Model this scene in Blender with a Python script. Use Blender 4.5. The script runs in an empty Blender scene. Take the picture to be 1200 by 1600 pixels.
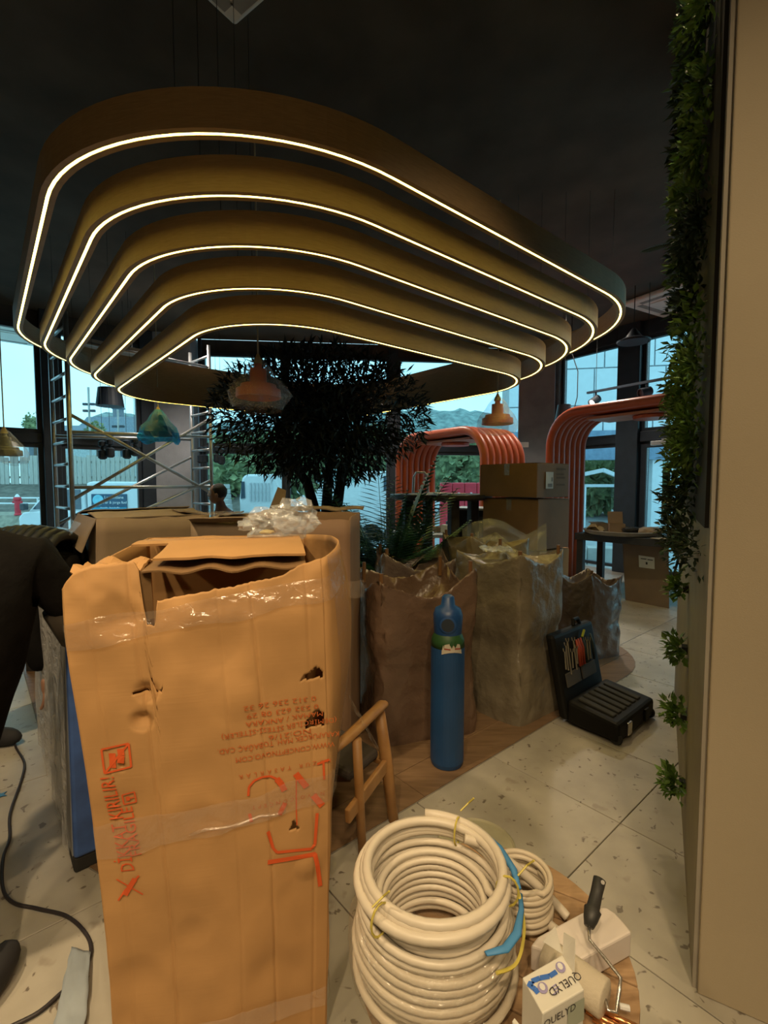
import bpy, bmesh, math, random
from mathutils import Vector, Matrix, noise
random.seed(7)
R = math.radians
scene = bpy.context.scene
col = scene.collection

# ---------------------------------------------------------------- camera
FPX, HZ, EYE = 750.0, 756.0, 1.4
PITCH = math.atan((800 - HZ) / FPX)
cam_d = bpy.data.cameras.new('camera')
cam = bpy.data.objects.new('camera', cam_d); col.objects.link(cam)
cam_d.sensor_fit = 'HORIZONTAL'; cam_d.sensor_width = 36.0; cam_d.lens = 36.0 * FPX / 1200.0
cam_d.clip_start = 0.05; cam_d.clip_end = 500
cam.location = (0, 0, EYE); cam.rotation_euler = (math.pi/2 - PITCH, 0, 0)
scene.camera = cam
scene.view_settings.view_transform = 'Standard'; scene.view_settings.look = 'None'
scene.view_settings.exposure = 0.55; scene.view_settings.gamma = 1.0
scene.view_settings.use_curve_mapping = False

# ---------------------------------------------------------------- overcast sky
w = bpy.data.worlds.new('sky'); scene.world = w; w.use_nodes = True
nt = w.node_tree; nt.nodes.clear()
bgn = nt.nodes.new('ShaderNodeBackground'); wo = nt.nodes.new('ShaderNodeOutputWorld')
tcw = nt.nodes.new('ShaderNodeTexCoord'); nzw = nt.nodes.new('ShaderNodeTexNoise'); rpw = nt.nodes.new('ShaderNodeValToRGB')
nzw.inputs['Scale'].default_value = 2.2; nzw.inputs['Detail'].default_value = 4
rpw.color_ramp.elements[0].position = .35; rpw.color_ramp.elements[0].color = (.36, .72, .85, 1)
rpw.color_ramp.elements[1].position = .70; rpw.color_ramp.elements[1].color = (.50, .83, .92, 1)
nt.links.new(tcw.outputs['Generated'], nzw.inputs['Vector']); nt.links.new(nzw.outputs['Fac'], rpw.inputs['Fac'])
nt.links.new(rpw.outputs['Color'], bgn.inputs['Color']); nt.links.new(bgn.outputs[0], wo.inputs[0])
bgn.inputs['Strength'].default_value = 1.4

# ---------------------------------------------------------------- warm ceiling downlights and added fill spots
WARM = (1.0, .74, .42)
def spot(loc, to, power, deg, blend=.5, size=.05, color=WARM):
    d = bpy.data.lights.new('downlight', 'SPOT'); d.energy = power; d.color = color
    d.spot_size = R(deg); d.spot_blend = blend; d.shadow_soft_size = size
    o = bpy.data.objects.new('downlight_beam', d); col.objects.link(o); o.location = loc
    o.rotation_euler = (Vector(to) - Vector(loc)).to_track_quat('-Z', 'Y').to_euler()
    return o
spot((-.55, -1.0, 3.6), (-.42, 1.1, .62), 138, 50, .9)
spot((1.0, 1.75, 3.7), (.9, 1.75, 0), 40, 95, .7)
spot((.4, -.6, 3.6), (.6, 1.1, .6), 84, 75, .8)
spot((2.2, 4.3, 3.7), (2.0, 3.9, 0), 60, 95, .7)
spot((2.6, 6.6, 3.7), (2.5, 6.3, 0), 130, 120, .8, .1, (1, .86, .7)); spot((.2, 7.4, 3.7), (.2, 7.2, 0), 130, 120, .8, .1, (1, .88, .74)); spot((-2.9, 6.6, 3.7), (-2.9, 6.5, 0), 130, 120, .8, .1, (1, .88, .74))  # fill spots added to brighten the back pillars and arches
spot((-1.75, .75, 3.7), (-1.6, 1.5, 0), 190, 75, .7)
for x_, y_ in ((-2.6, -1.8), (.2, -2.2), (2.8, -1.6)): spot((x_, y_, 3.75), (x_, y_+.6, 0), 115, 130, .8, .1)  # wide fill spots added behind the camera for general ambient light

# ---------------------------------------------------------------- pixel helpers (1200 x 1600 frame)
_F = Vector((0, math.cos(PITCH), -math.sin(PITCH))); _U = Vector((0, math.sin(PITCH), math.cos(PITCH)))
def ray(x, y): return _F + Vector(((x-600)/FPX, 0, 0)) + _U*((800-y)/FPX)
def on(x, y, z=0.0):                       # where that sight line meets height z
    r = ray(x, y); return Vector((0, 0, EYE)) + r*((z-EYE)/r.z)
def at(x, y, Y):                           # where it meets depth Y
    r = ray(x, y); return Vector((0, 0, EYE)) + r*(Y/r.y)

# ---------------------------------------------------------------- materials
MATS = {}
def _new(name):
    m = bpy.data.materials.new(name); m.use_nodes = True
    n = m.node_tree.nodes; n.clear(); return m, n, m.node_tree.links
def M(name, c, rough=.6, metal=0.0, var=.18, scale=6.0, bump=.0, bscale=60.0, emit=0.0, stretch=(1,1,1), c2=None, spec=.5, trans=0.0, sheen=0.0):
    if name in MATS: return MATS[name]
    m, n, L = _new(name)
    out = n.new('ShaderNodeOutputMaterial'); b = n.new('ShaderNodeBsdfPrincipled')
    tc = n.new('ShaderNodeTexCoord'); mp = n.new('ShaderNodeMapping'); mp.inputs['Scale'].default_value = stretch
    nz = n.new('ShaderNodeTexNoise'); nz.inputs['Scale'].default_value = scale; nz.inputs['Detail'].default_value = 6
    rp = n.new('ShaderNodeValToRGB')
    a = tuple(max(0, x*(1-var)) for x in c); z = tuple(min(1, x*(1+var)) for x in (c2 or c))
    rp.color_ramp.elements[0].position = .3; rp.color_ramp.elements[1].position = .7
    rp.color_ramp.elements[0].color = (*a, 1); rp.color_ramp.elements[1].color = (*z, 1)
    L.new(tc.outputs['Object'], mp.inputs['Vector']); L.new(mp.outputs[0], nz.inputs['Vector'])
    L.new(nz.outputs['Fac'], rp.inputs['Fac']); L.new(rp.outputs['Color'], b.inputs['Base Color'])
    b.inputs['Roughness'].default_value = rough; b.inputs['Metallic'].default_value = metal
    b.inputs['Specular IOR Level'].default_value = spec
    if trans: b.inputs['Transmission Weight'].default_value = trans
    if sheen: b.inputs['Sheen Weight'].default_value = sheen
    if emit:
        b.inputs['Emission Color'].default_value = (*c, 1); b.inputs['Emission Strength'].default_value = emit
    if bump:
        nb = n.new('ShaderNodeTexNoise'); nb.inputs['Scale'].default_value = bscale; nb.inputs['Detail'].default_value = 4
        bp = n.new('ShaderNodeBump'); bp.inputs['Strength'].default_value = bump; bp.inputs['Distance'].default_value = .02
        L.new(mp.outputs[0], nb.inputs['Vector']); L.new(nb.outputs['Fac'], bp.inputs['Height']); L.new(bp.outputs[0], b.inputs['Normal'])
    L.new(b.outputs[0], out.inputs[0]); MATS[name] = m; return m
def film(name, tint=(.9,.9,.9), body=.10, gloss=.12, scale=18., bump=.6, rough=.08, bodyc=None):
    if name in MATS: return MATS[name]
    m, n, L = _new(name)
    out = n.new('ShaderNodeOutputMaterial')
    t = n.new('ShaderNodeBsdfTransparent'); t.inputs[0].default_value = (*tint, 1)
    g = n.new('ShaderNodeBsdfGlossy'); g.inputs['Roughness'].default_value = rough; g.inputs[0].default_value = (1, 1, 1, 1)
    d = n.new('ShaderNodeBsdfDiffuse'); d.inputs[0].default_value = (*(bodyc or tint), 1)
    tc = n.new('ShaderNodeTexCoord'); nz = n.new('ShaderNodeTexNoise'); nz.inputs['Scale'].default_value = scale; nz.inputs['Detail'].default_value = 3
    nz.inputs['Distortion'].default_value = 1.5
    bp = n.new('ShaderNodeBump'); bp.inputs['Strength'].default_value = bump; bp.inputs['Distance'].default_value = .03
    L.new(tc.outputs['Object'], nz.inputs['Vector']); L.new(nz.outputs['Fac'], bp.inputs['Height'])
    L.new(bp.outputs[0], g.inputs['Normal']); L.new(bp.outputs[0], d.inputs['Normal'])
    m1 = n.new('ShaderNodeMixShader'); m1.inputs[0].default_value = body; L.new(t.outputs[0], m1.inputs[1]); L.new(d.outputs[0], m1.inputs[2])
    m2 = n.new('ShaderNodeMixShader'); m2.inputs[0].default_value = gloss; L.new(m1.outputs[0], m2.inputs[1]); L.new(g.outputs[0], m2.inputs[2])
    L.new(m2.outputs[0], out.inputs[0]); MATS[name] = m; return m
def glass(name, tint):
    m, n, L = _new(name)
    out = n.new('ShaderNodeOutputMaterial'); t = n.new('ShaderNodeBsdfTransparent'); t.inputs[0].default_value = (*tint, 1)
    g = n.new('ShaderNodeBsdfGlossy'); g.inputs['Roughness'].default_value = .02
    lw = n.new('ShaderNodeFresnel'); lw.inputs['IOR'].default_value = 1.25
    mx = n.new('ShaderNodeMixShader'); L.new(lw.outputs[0], mx.inputs[0]); L.new(t.outputs[0], mx.inputs[1]); L.new(g.outputs[0], mx.inputs[2])
    L.new(mx.outputs[0], out.inputs[0]); MATS[name] = m; return m
def emis(name, c, s):
    m, n, L = _new(name); out = n.new('ShaderNodeOutputMaterial'); e = n.new('ShaderNodeEmission')
    tc = n.new('ShaderNodeTexCoord'); nz = n.new('ShaderNodeTexNoise'); nz.inputs['Scale'].default_value = 3
    ma = n.new('ShaderNodeMath'); ma.operation = 'MULTIPLY_ADD'; ma.inputs[1].default_value = s*.2; ma.inputs[2].default_value = s*.9
    L.new(tc.outputs['Object'], nz.inputs['Vector']); L.new(nz.outputs['Fac'], ma.inputs[0]); L.new(ma.outputs[0], e.inputs[1])
    e.inputs[0].default_value = (*c, 1); L.new(e.outputs[0], out.inputs[0]); MATS[name] = m; return m
def wood(name, c, c2, scale=3.0, stretch=(1, 12, 12), rough=.5):
    if name in MATS: return MATS[name]
    m, n, L = _new(name)
    out = n.new('ShaderNodeOutputMaterial'); b = n.new('ShaderNodeBsdfPrincipled'); b.inputs['Roughness'].default_value = rough
    tc = n.new('ShaderNodeTexCoord'); mp = n.new('ShaderNodeMapping'); mp.inputs['Scale'].default_value = stretch
    nz = n.new('ShaderNodeTexNoise'); nz.inputs['Scale'].default_value = scale; nz.inputs['Detail'].default_value = 8; nz.inputs['Distortion'].default_value = .6
    oi = n.new('ShaderNodeObjectInfo'); ad = n.new('ShaderNodeVectorMath'); ad.operation = 'ADD'
    rp = n.new('ShaderNodeValToRGB'); rp.color_ramp.elements[0].position = .3; rp.color_ramp.elements[1].position = .72
    rp.color_ramp.elements[0].color = (*c, 1); rp.color_ramp.elements[1].color = (*c2, 1)
    bp = n.new('ShaderNodeBump'); bp.inputs['Strength'].default_value = .2; bp.inputs['Distance'].default_value = .005
    L.new(tc.outputs['Object'], ad.inputs[0]); L.new(oi.outputs['Location'], ad.inputs[1]); L.new(ad.outputs[0], mp.inputs['Vector'])
    L.new(mp.outputs[0], nz.inputs['Vector']); L.new(nz.outputs['Fac'], rp.inputs['Fac']); L.new(rp.outputs['Color'], b.inputs['Base Color'])
    L.new(nz.outputs['Fac'], bp.inputs['Height']); L.new(bp.outputs[0], b.inputs['Normal'])
    L.new(b.outputs[0], out.inputs[0]); MATS[name] = m; return m
def stone(name):
    m, n, L = _new(name)
    out = n.new('ShaderNodeOutputMaterial'); b = n.new('ShaderNodeBsdfPrincipled'); b.inputs['Roughness'].default_value = .45
    tc = n.new('ShaderNodeTexCoord'); oi = n.new('ShaderNodeObjectInfo'); ad = n.new('ShaderNodeVectorMath'); ad.operation = 'ADD'
    L.new(tc.outputs['Object'], ad.inputs[0]); L.new(oi.outputs['Location'], ad.inputs[1])
    n1 = n.new('ShaderNodeTexNoise'); n1.inputs['Scale'].default_value = 4; n1.inputs['Detail'].default_value = 8
    r1 = n.new('ShaderNodeValToRGB'); r1.color_ramp.elements[0].position = .3; r1.color_ramp.elements[1].position = .7
    r1.color_ramp.elements[0].color = (.31, .285, .24, 1); r1.color_ramp.elements[1].color = (.44, .41, .355, 1)
    n2 = n.new('ShaderNodeTexNoise'); n2.inputs['Scale'].default_value = 26; n2.inputs['Detail'].default_value = 2; n2.inputs['Distortion'].default_value = .5
    r2 = n.new('ShaderNodeValToRGB'); r2.color_ramp.elements[0].position = .655; r2.color_ramp.elements[1].position = .70
    n3 = n.new('ShaderNodeTexNoise'); n3.inputs['Scale'].default_value = 9; n3.inputs['Detail'].default_value = 3
    r3 = n.new('ShaderNodeValToRGB'); r3.color_ramp.elements[0].position = .64; r3.color_ramp.elements[1].position = .70
    m1 = n.new('ShaderNodeMixRGB'); m1.inputs[2].default_value = (.15, .125, .10, 1)
    m2 = n.new('ShaderNodeMixRGB'); m2.inputs[2].default_value = (.27, .235, .19, 1)
    sc = n.new('ShaderNodeMath'); sc.operation = 'MULTIPLY'; sc.inputs[1].default_value = .75
    for q in (n1, n2, n3): L.new(ad.outputs[0], q.inputs['Vector'])
    L.new(n1.outputs['Fac'], r1.inputs['Fac']); L.new(n2.outputs['Fac'], r2.inputs['Fac']); L.new(n3.outputs['Fac'], r3.inputs['Fac'])
    L.new(r3.outputs['Color'], sc.inputs[0]); L.new(sc.outputs[0], m2.inputs[0]); L.new(r1.outputs['Color'], m2.inputs[1])
    L.new(m2.outputs[0], m1.inputs[1]); L.new(r2.outputs['Color'], m1.inputs[0])
    L.new(m1.outputs[0], b.inputs['Base Color']); L.new(b.outputs[0], out.inputs[0]); MATS[name] = m; return m
def card(name, c):
    m, n, L = _new(name)
    out = n.new('ShaderNodeOutputMaterial'); b = n.new('ShaderNodeBsdfPrincipled'); b.inputs['Roughness'].default_value = .7; b.inputs['Specular IOR Level'].default_value = .25
    tc = n.new('ShaderNodeTexCoord'); nz = n.new('ShaderNodeTexNoise'); nz.inputs['Scale'].default_value = 3.5; nz.inputs['Detail'].default_value = 7
    rp = n.new('ShaderNodeValToRGB'); rp.color_ramp.elements[0].position = .3; rp.color_ramp.elements[1].position = .72
    rp.color_ramp.elements[0].color = (*[x*.84 for x in c], 1); rp.color_ramp.elements[1].color = (*[x*1.1 for x in c], 1)
    mp = n.new('ShaderNodeMapping'); mp.inputs['Scale'].default_value = (7, 7, 150)
    wv = n.new('ShaderNodeTexNoise'); wv.inputs['Scale'].default_value = 1.0; wv.inputs['Detail'].default_value = 2
    bp = n.new('ShaderNodeBump'); bp.inputs['Strength'].default_value = .07; bp.inputs['Distance'].default_value = .004
    L.new(tc.outputs['Object'], nz.inputs['Vector']); L.new(nz.outputs['Fac'], rp.inputs['Fac']); L.new(rp.outputs['Color'], b.inputs['Base Color'])
    L.new(tc.outputs['Object'], mp.inputs['Vector']); L.new(mp.outputs[0], wv.inputs['Vector']); L.new(wv.outputs['Fac'], bp.inputs['Height'])
    L.new(bp.outputs[0], b.inputs['Normal']); L.new(b.outputs[0], out.inputs[0]); MATS[name] = m; return m

# ---------------------------------------------------------------- mesh helpers
def frames(pts, closed=False):
    n = len(pts); T = []
    for i in range(n):
        if closed: t = pts[(i+1) % n] - pts[i-1]
        else: t = pts[min(i+1, n-1)] - pts[max(i-1, 0)]
        T.append(t.normalized() if t.length > 1e-9 else Vector((0, 0, 1)))
    a = Vector((0, 0, 1)) if abs(T[0].z) < .9 else Vector((1, 0, 0))
    N = [(a - T[0]*a.dot(T[0])).normalized()]
    for i in range(1, n):
        v = N[-1] - T[i]*N[-1].dot(T[i]); N.append(v.normalized() if v.length > 1e-9 else N[-1])
    return T, N
class MB:
    def __init__(s): s.v = []; s.f = []
    def add(s, vs, fs):
        o = len(s.v); s.v += [Vector(v) for v in vs]; s.f += [[i+o for i in f] for f in fs]; return s
    def hexa(s, p):
        return s.add(p, [(0,3,2,1),(4,5,6,7),(0,1,5,4),(1,2,6,5),(2,3,7,6),(3,0,4,7)])
    def box(s, c, d, rz=0.0, mat=None):
        x, y, z = d[0]/2, d[1]/2, d[2]/2
        m = mat if mat else Matrix.Rotation(rz, 3, 'Z'); c = Vector(c)
        return s.hexa([c + m @ Vector(q) for q in ((-x,-y,-z),(x,-y,-z),(x,y,-z),(-x,y,-z),(-x,-y,z),(x,-y,z),(x,y,z),(-x,y,z))])
    def bar(s, a, b, wd, hd, up=(0,0,1)):
        a, b = Vector(a), Vector(b); t = (b-a).normalized(); u = Vector(up)
        if abs(t.dot(u)) > .98: u = Vector((1, 0, 0)) if abs(t.x) < .9 else Vector((0, 1, 0))
        sx = t.cross(u).normalized()*wd/2; uz = sx.cross(t).normalized()*hd/2
        return s.hexa([a-sx-uz, a+sx-uz, b+sx-uz, b-sx-uz, a-sx+uz, a+sx+uz, b+sx+uz, b-sx+uz])
    def tube(s, pts, r, n=8, closed=False, flat=1.0):
        pts = [Vector(p) for p in pts]; T, N = frames(pts, closed); rs = r if isinstance(r, (list, tuple)) else [r]*len(pts)
        vs = []; fs = []
        for p, t, nn, q in zip(pts, T, N, rs):
            b = t.cross(nn)
            for k in range(n):
                a = 2*math.pi*k/n; vs.append(p + nn*math.cos(a)*q*flat + b*math.sin(a)*q)
        m = len(pts)
        for i in range(m if closed else m-1):
            j = (i+1) % m
            for k in range(n): fs.append((i*n+k, i*n+(k+1) % n, j*n+(k+1) % n, j*n+k))
        if not closed: fs.append(tuple(range(n-1, -1, -1))); fs.append(tuple((m-1)*n+k for k in range(n)))
        return s.add(vs, fs)
    def lathe(s, prof, c, n=24, mat=None):
        c = Vector(c); vs = []; fs = []
        for r, z in prof:
            for k in range(n):
                a = 2*math.pi*k/n; v = Vector((r*math.cos(a), r*math.sin(a), z)); vs.append(c + (mat @ v if mat else v))
        for i in range(len(prof)-1):
            for k in range(n): fs.append((i*n+k, i*n+(k+1) % n, (i+1)*n+(k+1) % n, (i+1)*n+k))
        fs.append(tuple(range(n-1, -1, -1))); fs.append(tuple((len(prof)-1)*n+k for k in range(n)))
        return s.add(vs, fs)
    def prism(s, poly, a, b):                     # 3-D polygon points shifted by a and b
        n = len(poly); a, b = Vector(a), Vector(b)
        vs = [Vector(p)+a for p in poly] + [Vector(p)+b for p in poly]
        return s.add(vs, [tuple(range(n-1, -1, -1)), tuple(range(n, 2*n))] + [(i, (i+1) % n, n+(i+1) % n, n+i) for i in range(n)])
    def grid(s, fn, nu, nv, keep=None, wrap=False):
        vs = [fn(i/nu, j/nv) for j in range(nv+1) for i in range(nu+1)]
        fs = [(j*(nu+1)+i, j*(nu+1)+i+1, (j+1)*(nu+1)+i+1, (j+1)*(nu+1)+i) for j in range(nv) for i in range(nu) if keep is None or keep((i+.5)/nu, (j+.5)/nv)]
        return s.add(vs, fs)
    def blob(s, c, rad, sub=2, amp=.15, fq=2.0, seed=0, fn=None):
        bm = bmesh.new(); bmesh.ops.create_icosphere(bm, subdivisions=sub, radius=1); c = Vector(c)
        for v in bm.verts:
            d = v.co.normalized(); k = 1 + amp*noise.noise(d*fq + Vector((seed*7.1, seed*3.3, 0)))
            q = Vector((d.x*rad[0], d.y*rad[1], d.z*rad[2]))*k; v.co = c + (fn(q) if fn else q)
        bm.verts.ensure_lookup_table(); s.add([v.co.copy() for v in bm.verts], [[x.index for x in f.verts] for f in bm.faces]); bm.free(); return s
    def leaf(s, p, d, ln, wd, up=(0,0,1), cup=.15):
        p = Vector(p); d = Vector(d).normalized(); sd = d.cross(Vector(up))
        sd = sd.normalized() if sd.length > 1e-4 else Vector((1, 0, 0)); nn = sd.cross(d)
        return s.add([p, p+d*ln*.45+sd*wd/2+nn*cup*wd, p+d*ln, p+d*ln*.45-sd*wd/2+nn*cup*wd], [(0,1,2),(0,2,3)])
    def build(s, name, mat, parent=None, smooth=False, bevel=0.0, solid=0.0, sub=0, local=False, seg=2):
        me = bpy.data.meshes.new(name)
        if local or not s.v: loc = Vector((0, 0, 0))
        else:
            xs = [v.x for v in s.v]; ys = [v.y for v in s.v]
            loc = Vector(((min(xs)+max(xs))/2, (min(ys)+max(ys))/2, min(v.z for v in s.v)))
        me.from_pydata([v-loc for v in s.v], [], s.f); me.materials.append(mat)
        bm = bmesh.new(); bm.from_mesh(me); bmesh.ops.recalc_face_normals(bm, faces=bm.faces); bm.to_mesh(me); bm.free()
        if smooth:
            for p in me.polygons: p.use_smooth = True
        o = bpy.data.objects.new(name, me); col.objects.link(o); o.location = loc
        if parent:
            o.parent = parent
            if not local: o.matrix_parent_inverse = wm(parent).inverted()
        if solid: q = o.modifiers.new('solid', 'SOLIDIFY'); q.thickness = solid; q.offset = 0
        if bevel: q = o.modifiers.new('bevel', 'BEVEL'); q.width = bevel; q.segments = seg; q.limit_method = 'ANGLE'
        if sub: q = o.modifiers.new('sub', 'SUBSURF'); q.levels = sub; q.render_levels = sub
        return o
def wm(o):
    m = Matrix.Translation(o.location) @ o.rotation_euler.to_matrix().to_4x4() @ Matrix.Diagonal((*o.scale, 1))
    return (wm(o.parent) @ o.matrix_parent_inverse @ m) if o.parent else m
def tag(o, label=None, cat=None, group=None, kind=None):
    if label: o['label'] = label
    if cat: o['category'] = cat
    if group: o['group'] = group
    if kind: o['kind'] = kind
    return o
def thing(name, loc, label, cat, rz=0.0, group=None):
    o = bpy.data.objects.new(name, None); col.objects.link(o); o.location = loc; o.rotation_euler = (0, 0, rz); o.empty_display_size = .1
    return tag(o, label, cat, group)
def struct(o): o['kind'] = 'structure'; return o
def copy_tree(o, parent=None):
    c = o.copy(); col.objects.link(c); c.parent = parent
    for ch in [q for q in bpy.data.objects if q.parent == o]: copy_tree(ch, c)
    return c
def part_copy(src, parent, loc=None):
    c = src.copy(); col.objects.link(c); c.parent = parent
    if loc is not None: c.location = loc
    return c
def txt(body, size, mat, origin, ex, ey, name, parent, align='CENTER', off=0.0, space=1.0, warp=None):
    cu = bpy.data.curves.new('t', 'FONT'); cu.body = body; cu.size = size; cu.align_x = align; cu.align_y = 'CENTER'; cu.space_character = space; cu.resolution_u = 2
    t = bpy.data.objects.new('t', cu); col.objects.link(t)
    me = bpy.data.meshes.new_from_object(t.evaluated_get(bpy.context.evaluated_depsgraph_get()))
    vs = [v.co.copy() for v in me.vertices]; fs = [list(p.vertices) for p in me.polygons]
    bpy.data.objects.remove(t); bpy.data.curves.remove(cu); bpy.data.meshes.remove(me)
    ex, ey = Vector(ex).normalized(), Vector(ey).normalized(); nn = ex.cross(ey)
    b = MB(); b.add([Vector(origin) + ex*v.x + ey*v.y + nn*off for v in vs], fs)
    if warp: b.v = [warp(v) for v in b.v]
    return b.build(name, mat, parent)
def stroke(b, pts, wd, f):                       # flat ribbon in a 2-D chart f(u, v)
    for (a, c) in zip(pts[:-1], pts[1:]):
        dx, dy = c[0]-a[0], c[1]-a[1]; l = math.hypot(dx, dy) or 1; nx, ny = -dy/l*wd/2, dx/l*wd/2
        b.add([f(a[0]+nx, a[1]+ny), f(a[0]-nx, a[1]-ny), f(c[0]-nx, c[1]-ny), f(c[0]+nx, c[1]+ny)], [(0,1,2,3)])
def skin_body(name, mat, verts, edges, parent=None, sub=2, root=0):
    me = bpy.data.meshes.new(name); me.from_pydata([v[0] for v in verts], edges, []); me.materials.append(mat)
    o = bpy.data.objects.new(name, me); col.objects.link(o)
    q = o.modifiers.new('skin', 'SKIN'); q.use_smooth_shade = True
    for i, v in enumerate(verts):
        r = v[1]; r = r if isinstance(r, tuple) else (r, r); d = me.skin_vertices[0].data[i]; d.radius = r; d.use_root = (i == root)
    if sub: q = o.modifiers.new('sub', 'SUBSURF'); q.levels = sub; q.render_levels = sub
    if parent: o.parent = parent; o.matrix_parent_inverse = wm(parent).inverted()
    return o
def clip(poly, inside):                          # Sutherland-Hodgman against a convex polygon (ccw)
    out = poly
    n = len(inside)
    for i in range(n):
        a, b = inside[i], inside[(i+1) % n]; src = out; out = []
        sd = lambda p: (b[0]-a[0])*(p[1]-a[1]) - (b[1]-a[1])*(p[0]-a[0])
        for k in range(len(src)):
            p, q = src[k-1], src[k]; sp, sq = sd(p), sd(q)
            if sp >= 0 > sq or sp < 0 <= sq:
                t = sp/(sp-sq); out.append((p[0]+(q[0]-p[0])*t, p[1]+(q[1]-p[1])*t))
            if sq >= 0: out.append(q)
        if not out: return []
    return out
def rrect(cx, cy, a, b, r, seg=10):
    p = []
    for sx, sy, t0 in ((1,1,0), (-1,1,90), (-1,-1,180), (1,-1,270)):
        for k in range(seg+1):
            t = R(t0 + 90*k/seg); p.append((cx+sx*(a-r)+r*math.cos(t), cy+sy*(b-r)+r*math.sin(t)))
    return p
AX = R(40.5); E1 = Vector((math.cos(AX), math.sin(AX), 0)); E2 = Vector((-math.sin(AX), math.cos(AX), 0))
def uv(u, v, z=0.0): return E1*u + E2*v + Vector((0, 0, z))
# ================================================================ the room
m_stone = stone('terrazzo'); m_grout = M('grout', (.22, .2, .17), .9)
m_plank = wood('oak_plank', (.16, .095, .05), (.24, .15, .085), 2.5, (2, 14, 14), .5)
m_black = M('ceiling_black', (.075, .062, .047), .9, var=.3, scale=2)
m_frame = M('frame_black', (.025, .035, .048), .45, var=.2)
m_grey = M('pillar_grey', (.34, .36, .40), .85, bump=.1, scale=3)
m_dark = M('wall_dark', (.05, .045, .04), .9)
m_glass = glass('pane_glass', (.86, .96, .98))
CEIL = 3.85
ROOM = [(-3.45, 8.25), (2.95, 8.95), (3.2, 8.6), (7.2, 2.55), (5.2, -3.2), (-6.6, -3.2), (-8.6, 3.75)]
fl = MB(); fl.prism([(x, y, 0) for x, y in ROOM][::-1], (0, 0, -.2), (0, 0, -.012)); floor = struct(fl.build('floor', m_grout)); floor['label'] = 'speckled beige stone floor'
TU, TV = .55, .97
tile = None
def seen(p, mg=120):
    q = p - Vector((0, 0, EYE)); z = q.dot(_F)
    if z < .3: return False
    return -mg < 600+FPX*q.x/z < 1200+mg and 800-FPX*q.dot(_U)/z < 1600+mg*3
from math import hypot
def inside_room(p):
    n = len(ROOM); s = [(ROOM[(i+1) % n][0]-ROOM[i][0])*(p.y-ROOM[i][1]) - (ROOM[(i+1) % n][1]-ROOM[i][1])*(p.x-ROOM[i][0]) for i in range(n)]
    return max(s) < 0
IN = (.23, 4.32, 1.45, 6.0)          # inlay u0, u1, v0, v1
for iu in range(-14, 16):
    for iv in range(-6, 12):
        u0, v0 = 1.98 + iu*TU, .815 + iv*TV
        c = uv(u0+TU/2, v0+TV/2)
        if not inside_room(c) or not any(seen(uv(u0+TU*a, v0+TV*b)) for a in (0, .5, 1) for b in (0, .5, 1)): continue
        if u0 > IN[0]+.3 and u0+TU < IN[1]-.3 and v0 > IN[2]+.3 and v0+TV < IN[3]-.3: continue
        if tile is None:
            b = MB(); b.box((0, 0, -.006), (TU-.004, TV-.004, .012)); tile = b.build('floor_tile', m_stone, None, local=True, bevel=.0015, seg=1); t = tile
        else: t = part_copy(tile, None)
        t.location = c; t.rotation_euler = (0, 0, AX); t.parent = floor; t.matrix_parent_inverse = wm(floor).inverted()
# wooden rounded floor field under the lamp
icx, icy, ia, ib = (IN[0]+IN[1])/2, (IN[2]+IN[3])/2, (IN[1]-IN[0])/2, (IN[3]-IN[2])/2
out = rrect(icx, icy, ia, ib, .75)
b = MB(); b.prism([uv(*p) for p in out], (0, 0, 0), (0, 0, .002)); inl = struct(b.build('floor_inlay', m_grout)); inl['label'] = 'brown wood floor field with rounded corners under the lamp'
ins = rrect(icx, icy, ia-.004, ib-.004, .746)
k = 0
v = IN[2]
while v < IN[3]:
    u = IN[0] - (k*.43) % 1.25
    while u < IN[1]:
        pl = clip([(u+.0015, v+.0015), (u+1.2485, v+.0015), (u+1.2485, v+.2035), (u+.0015, v+.2035)], ins)
        if len(pl) > 2:
            b = MB(); b.prism([uv(*p) for p in pl], (0, 0, .002), (0, 0, .006)); b.build('plank', m_plank, inl)
        u += 1.25
    v += .205; k += 1
b = MB(); b.prism([(x, y, 0) for x, y in ROOM][::-1], (0, 0, CEIL), (0, 0, CEIL+.2)); ceiling = struct(b.build('ceiling', m_black)); ceiling['label'] = 'black painted ceiling'

def wallseg(name, a, c, z0, z1, th=.2, mat=m_dark, label=None):
    a, c = Vector((*a, 0)), Vector((*c, 0)); d = (c-a).normalized(); n = Vector((-d.y, d.x, 0))*th
    b = MB(); b.prism([a, c, c+n, a+n], (0, 0, z0), (0, 0, z1)); o = struct(b.build(name, mat))
    if label: o['label'] = label
    return o
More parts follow.
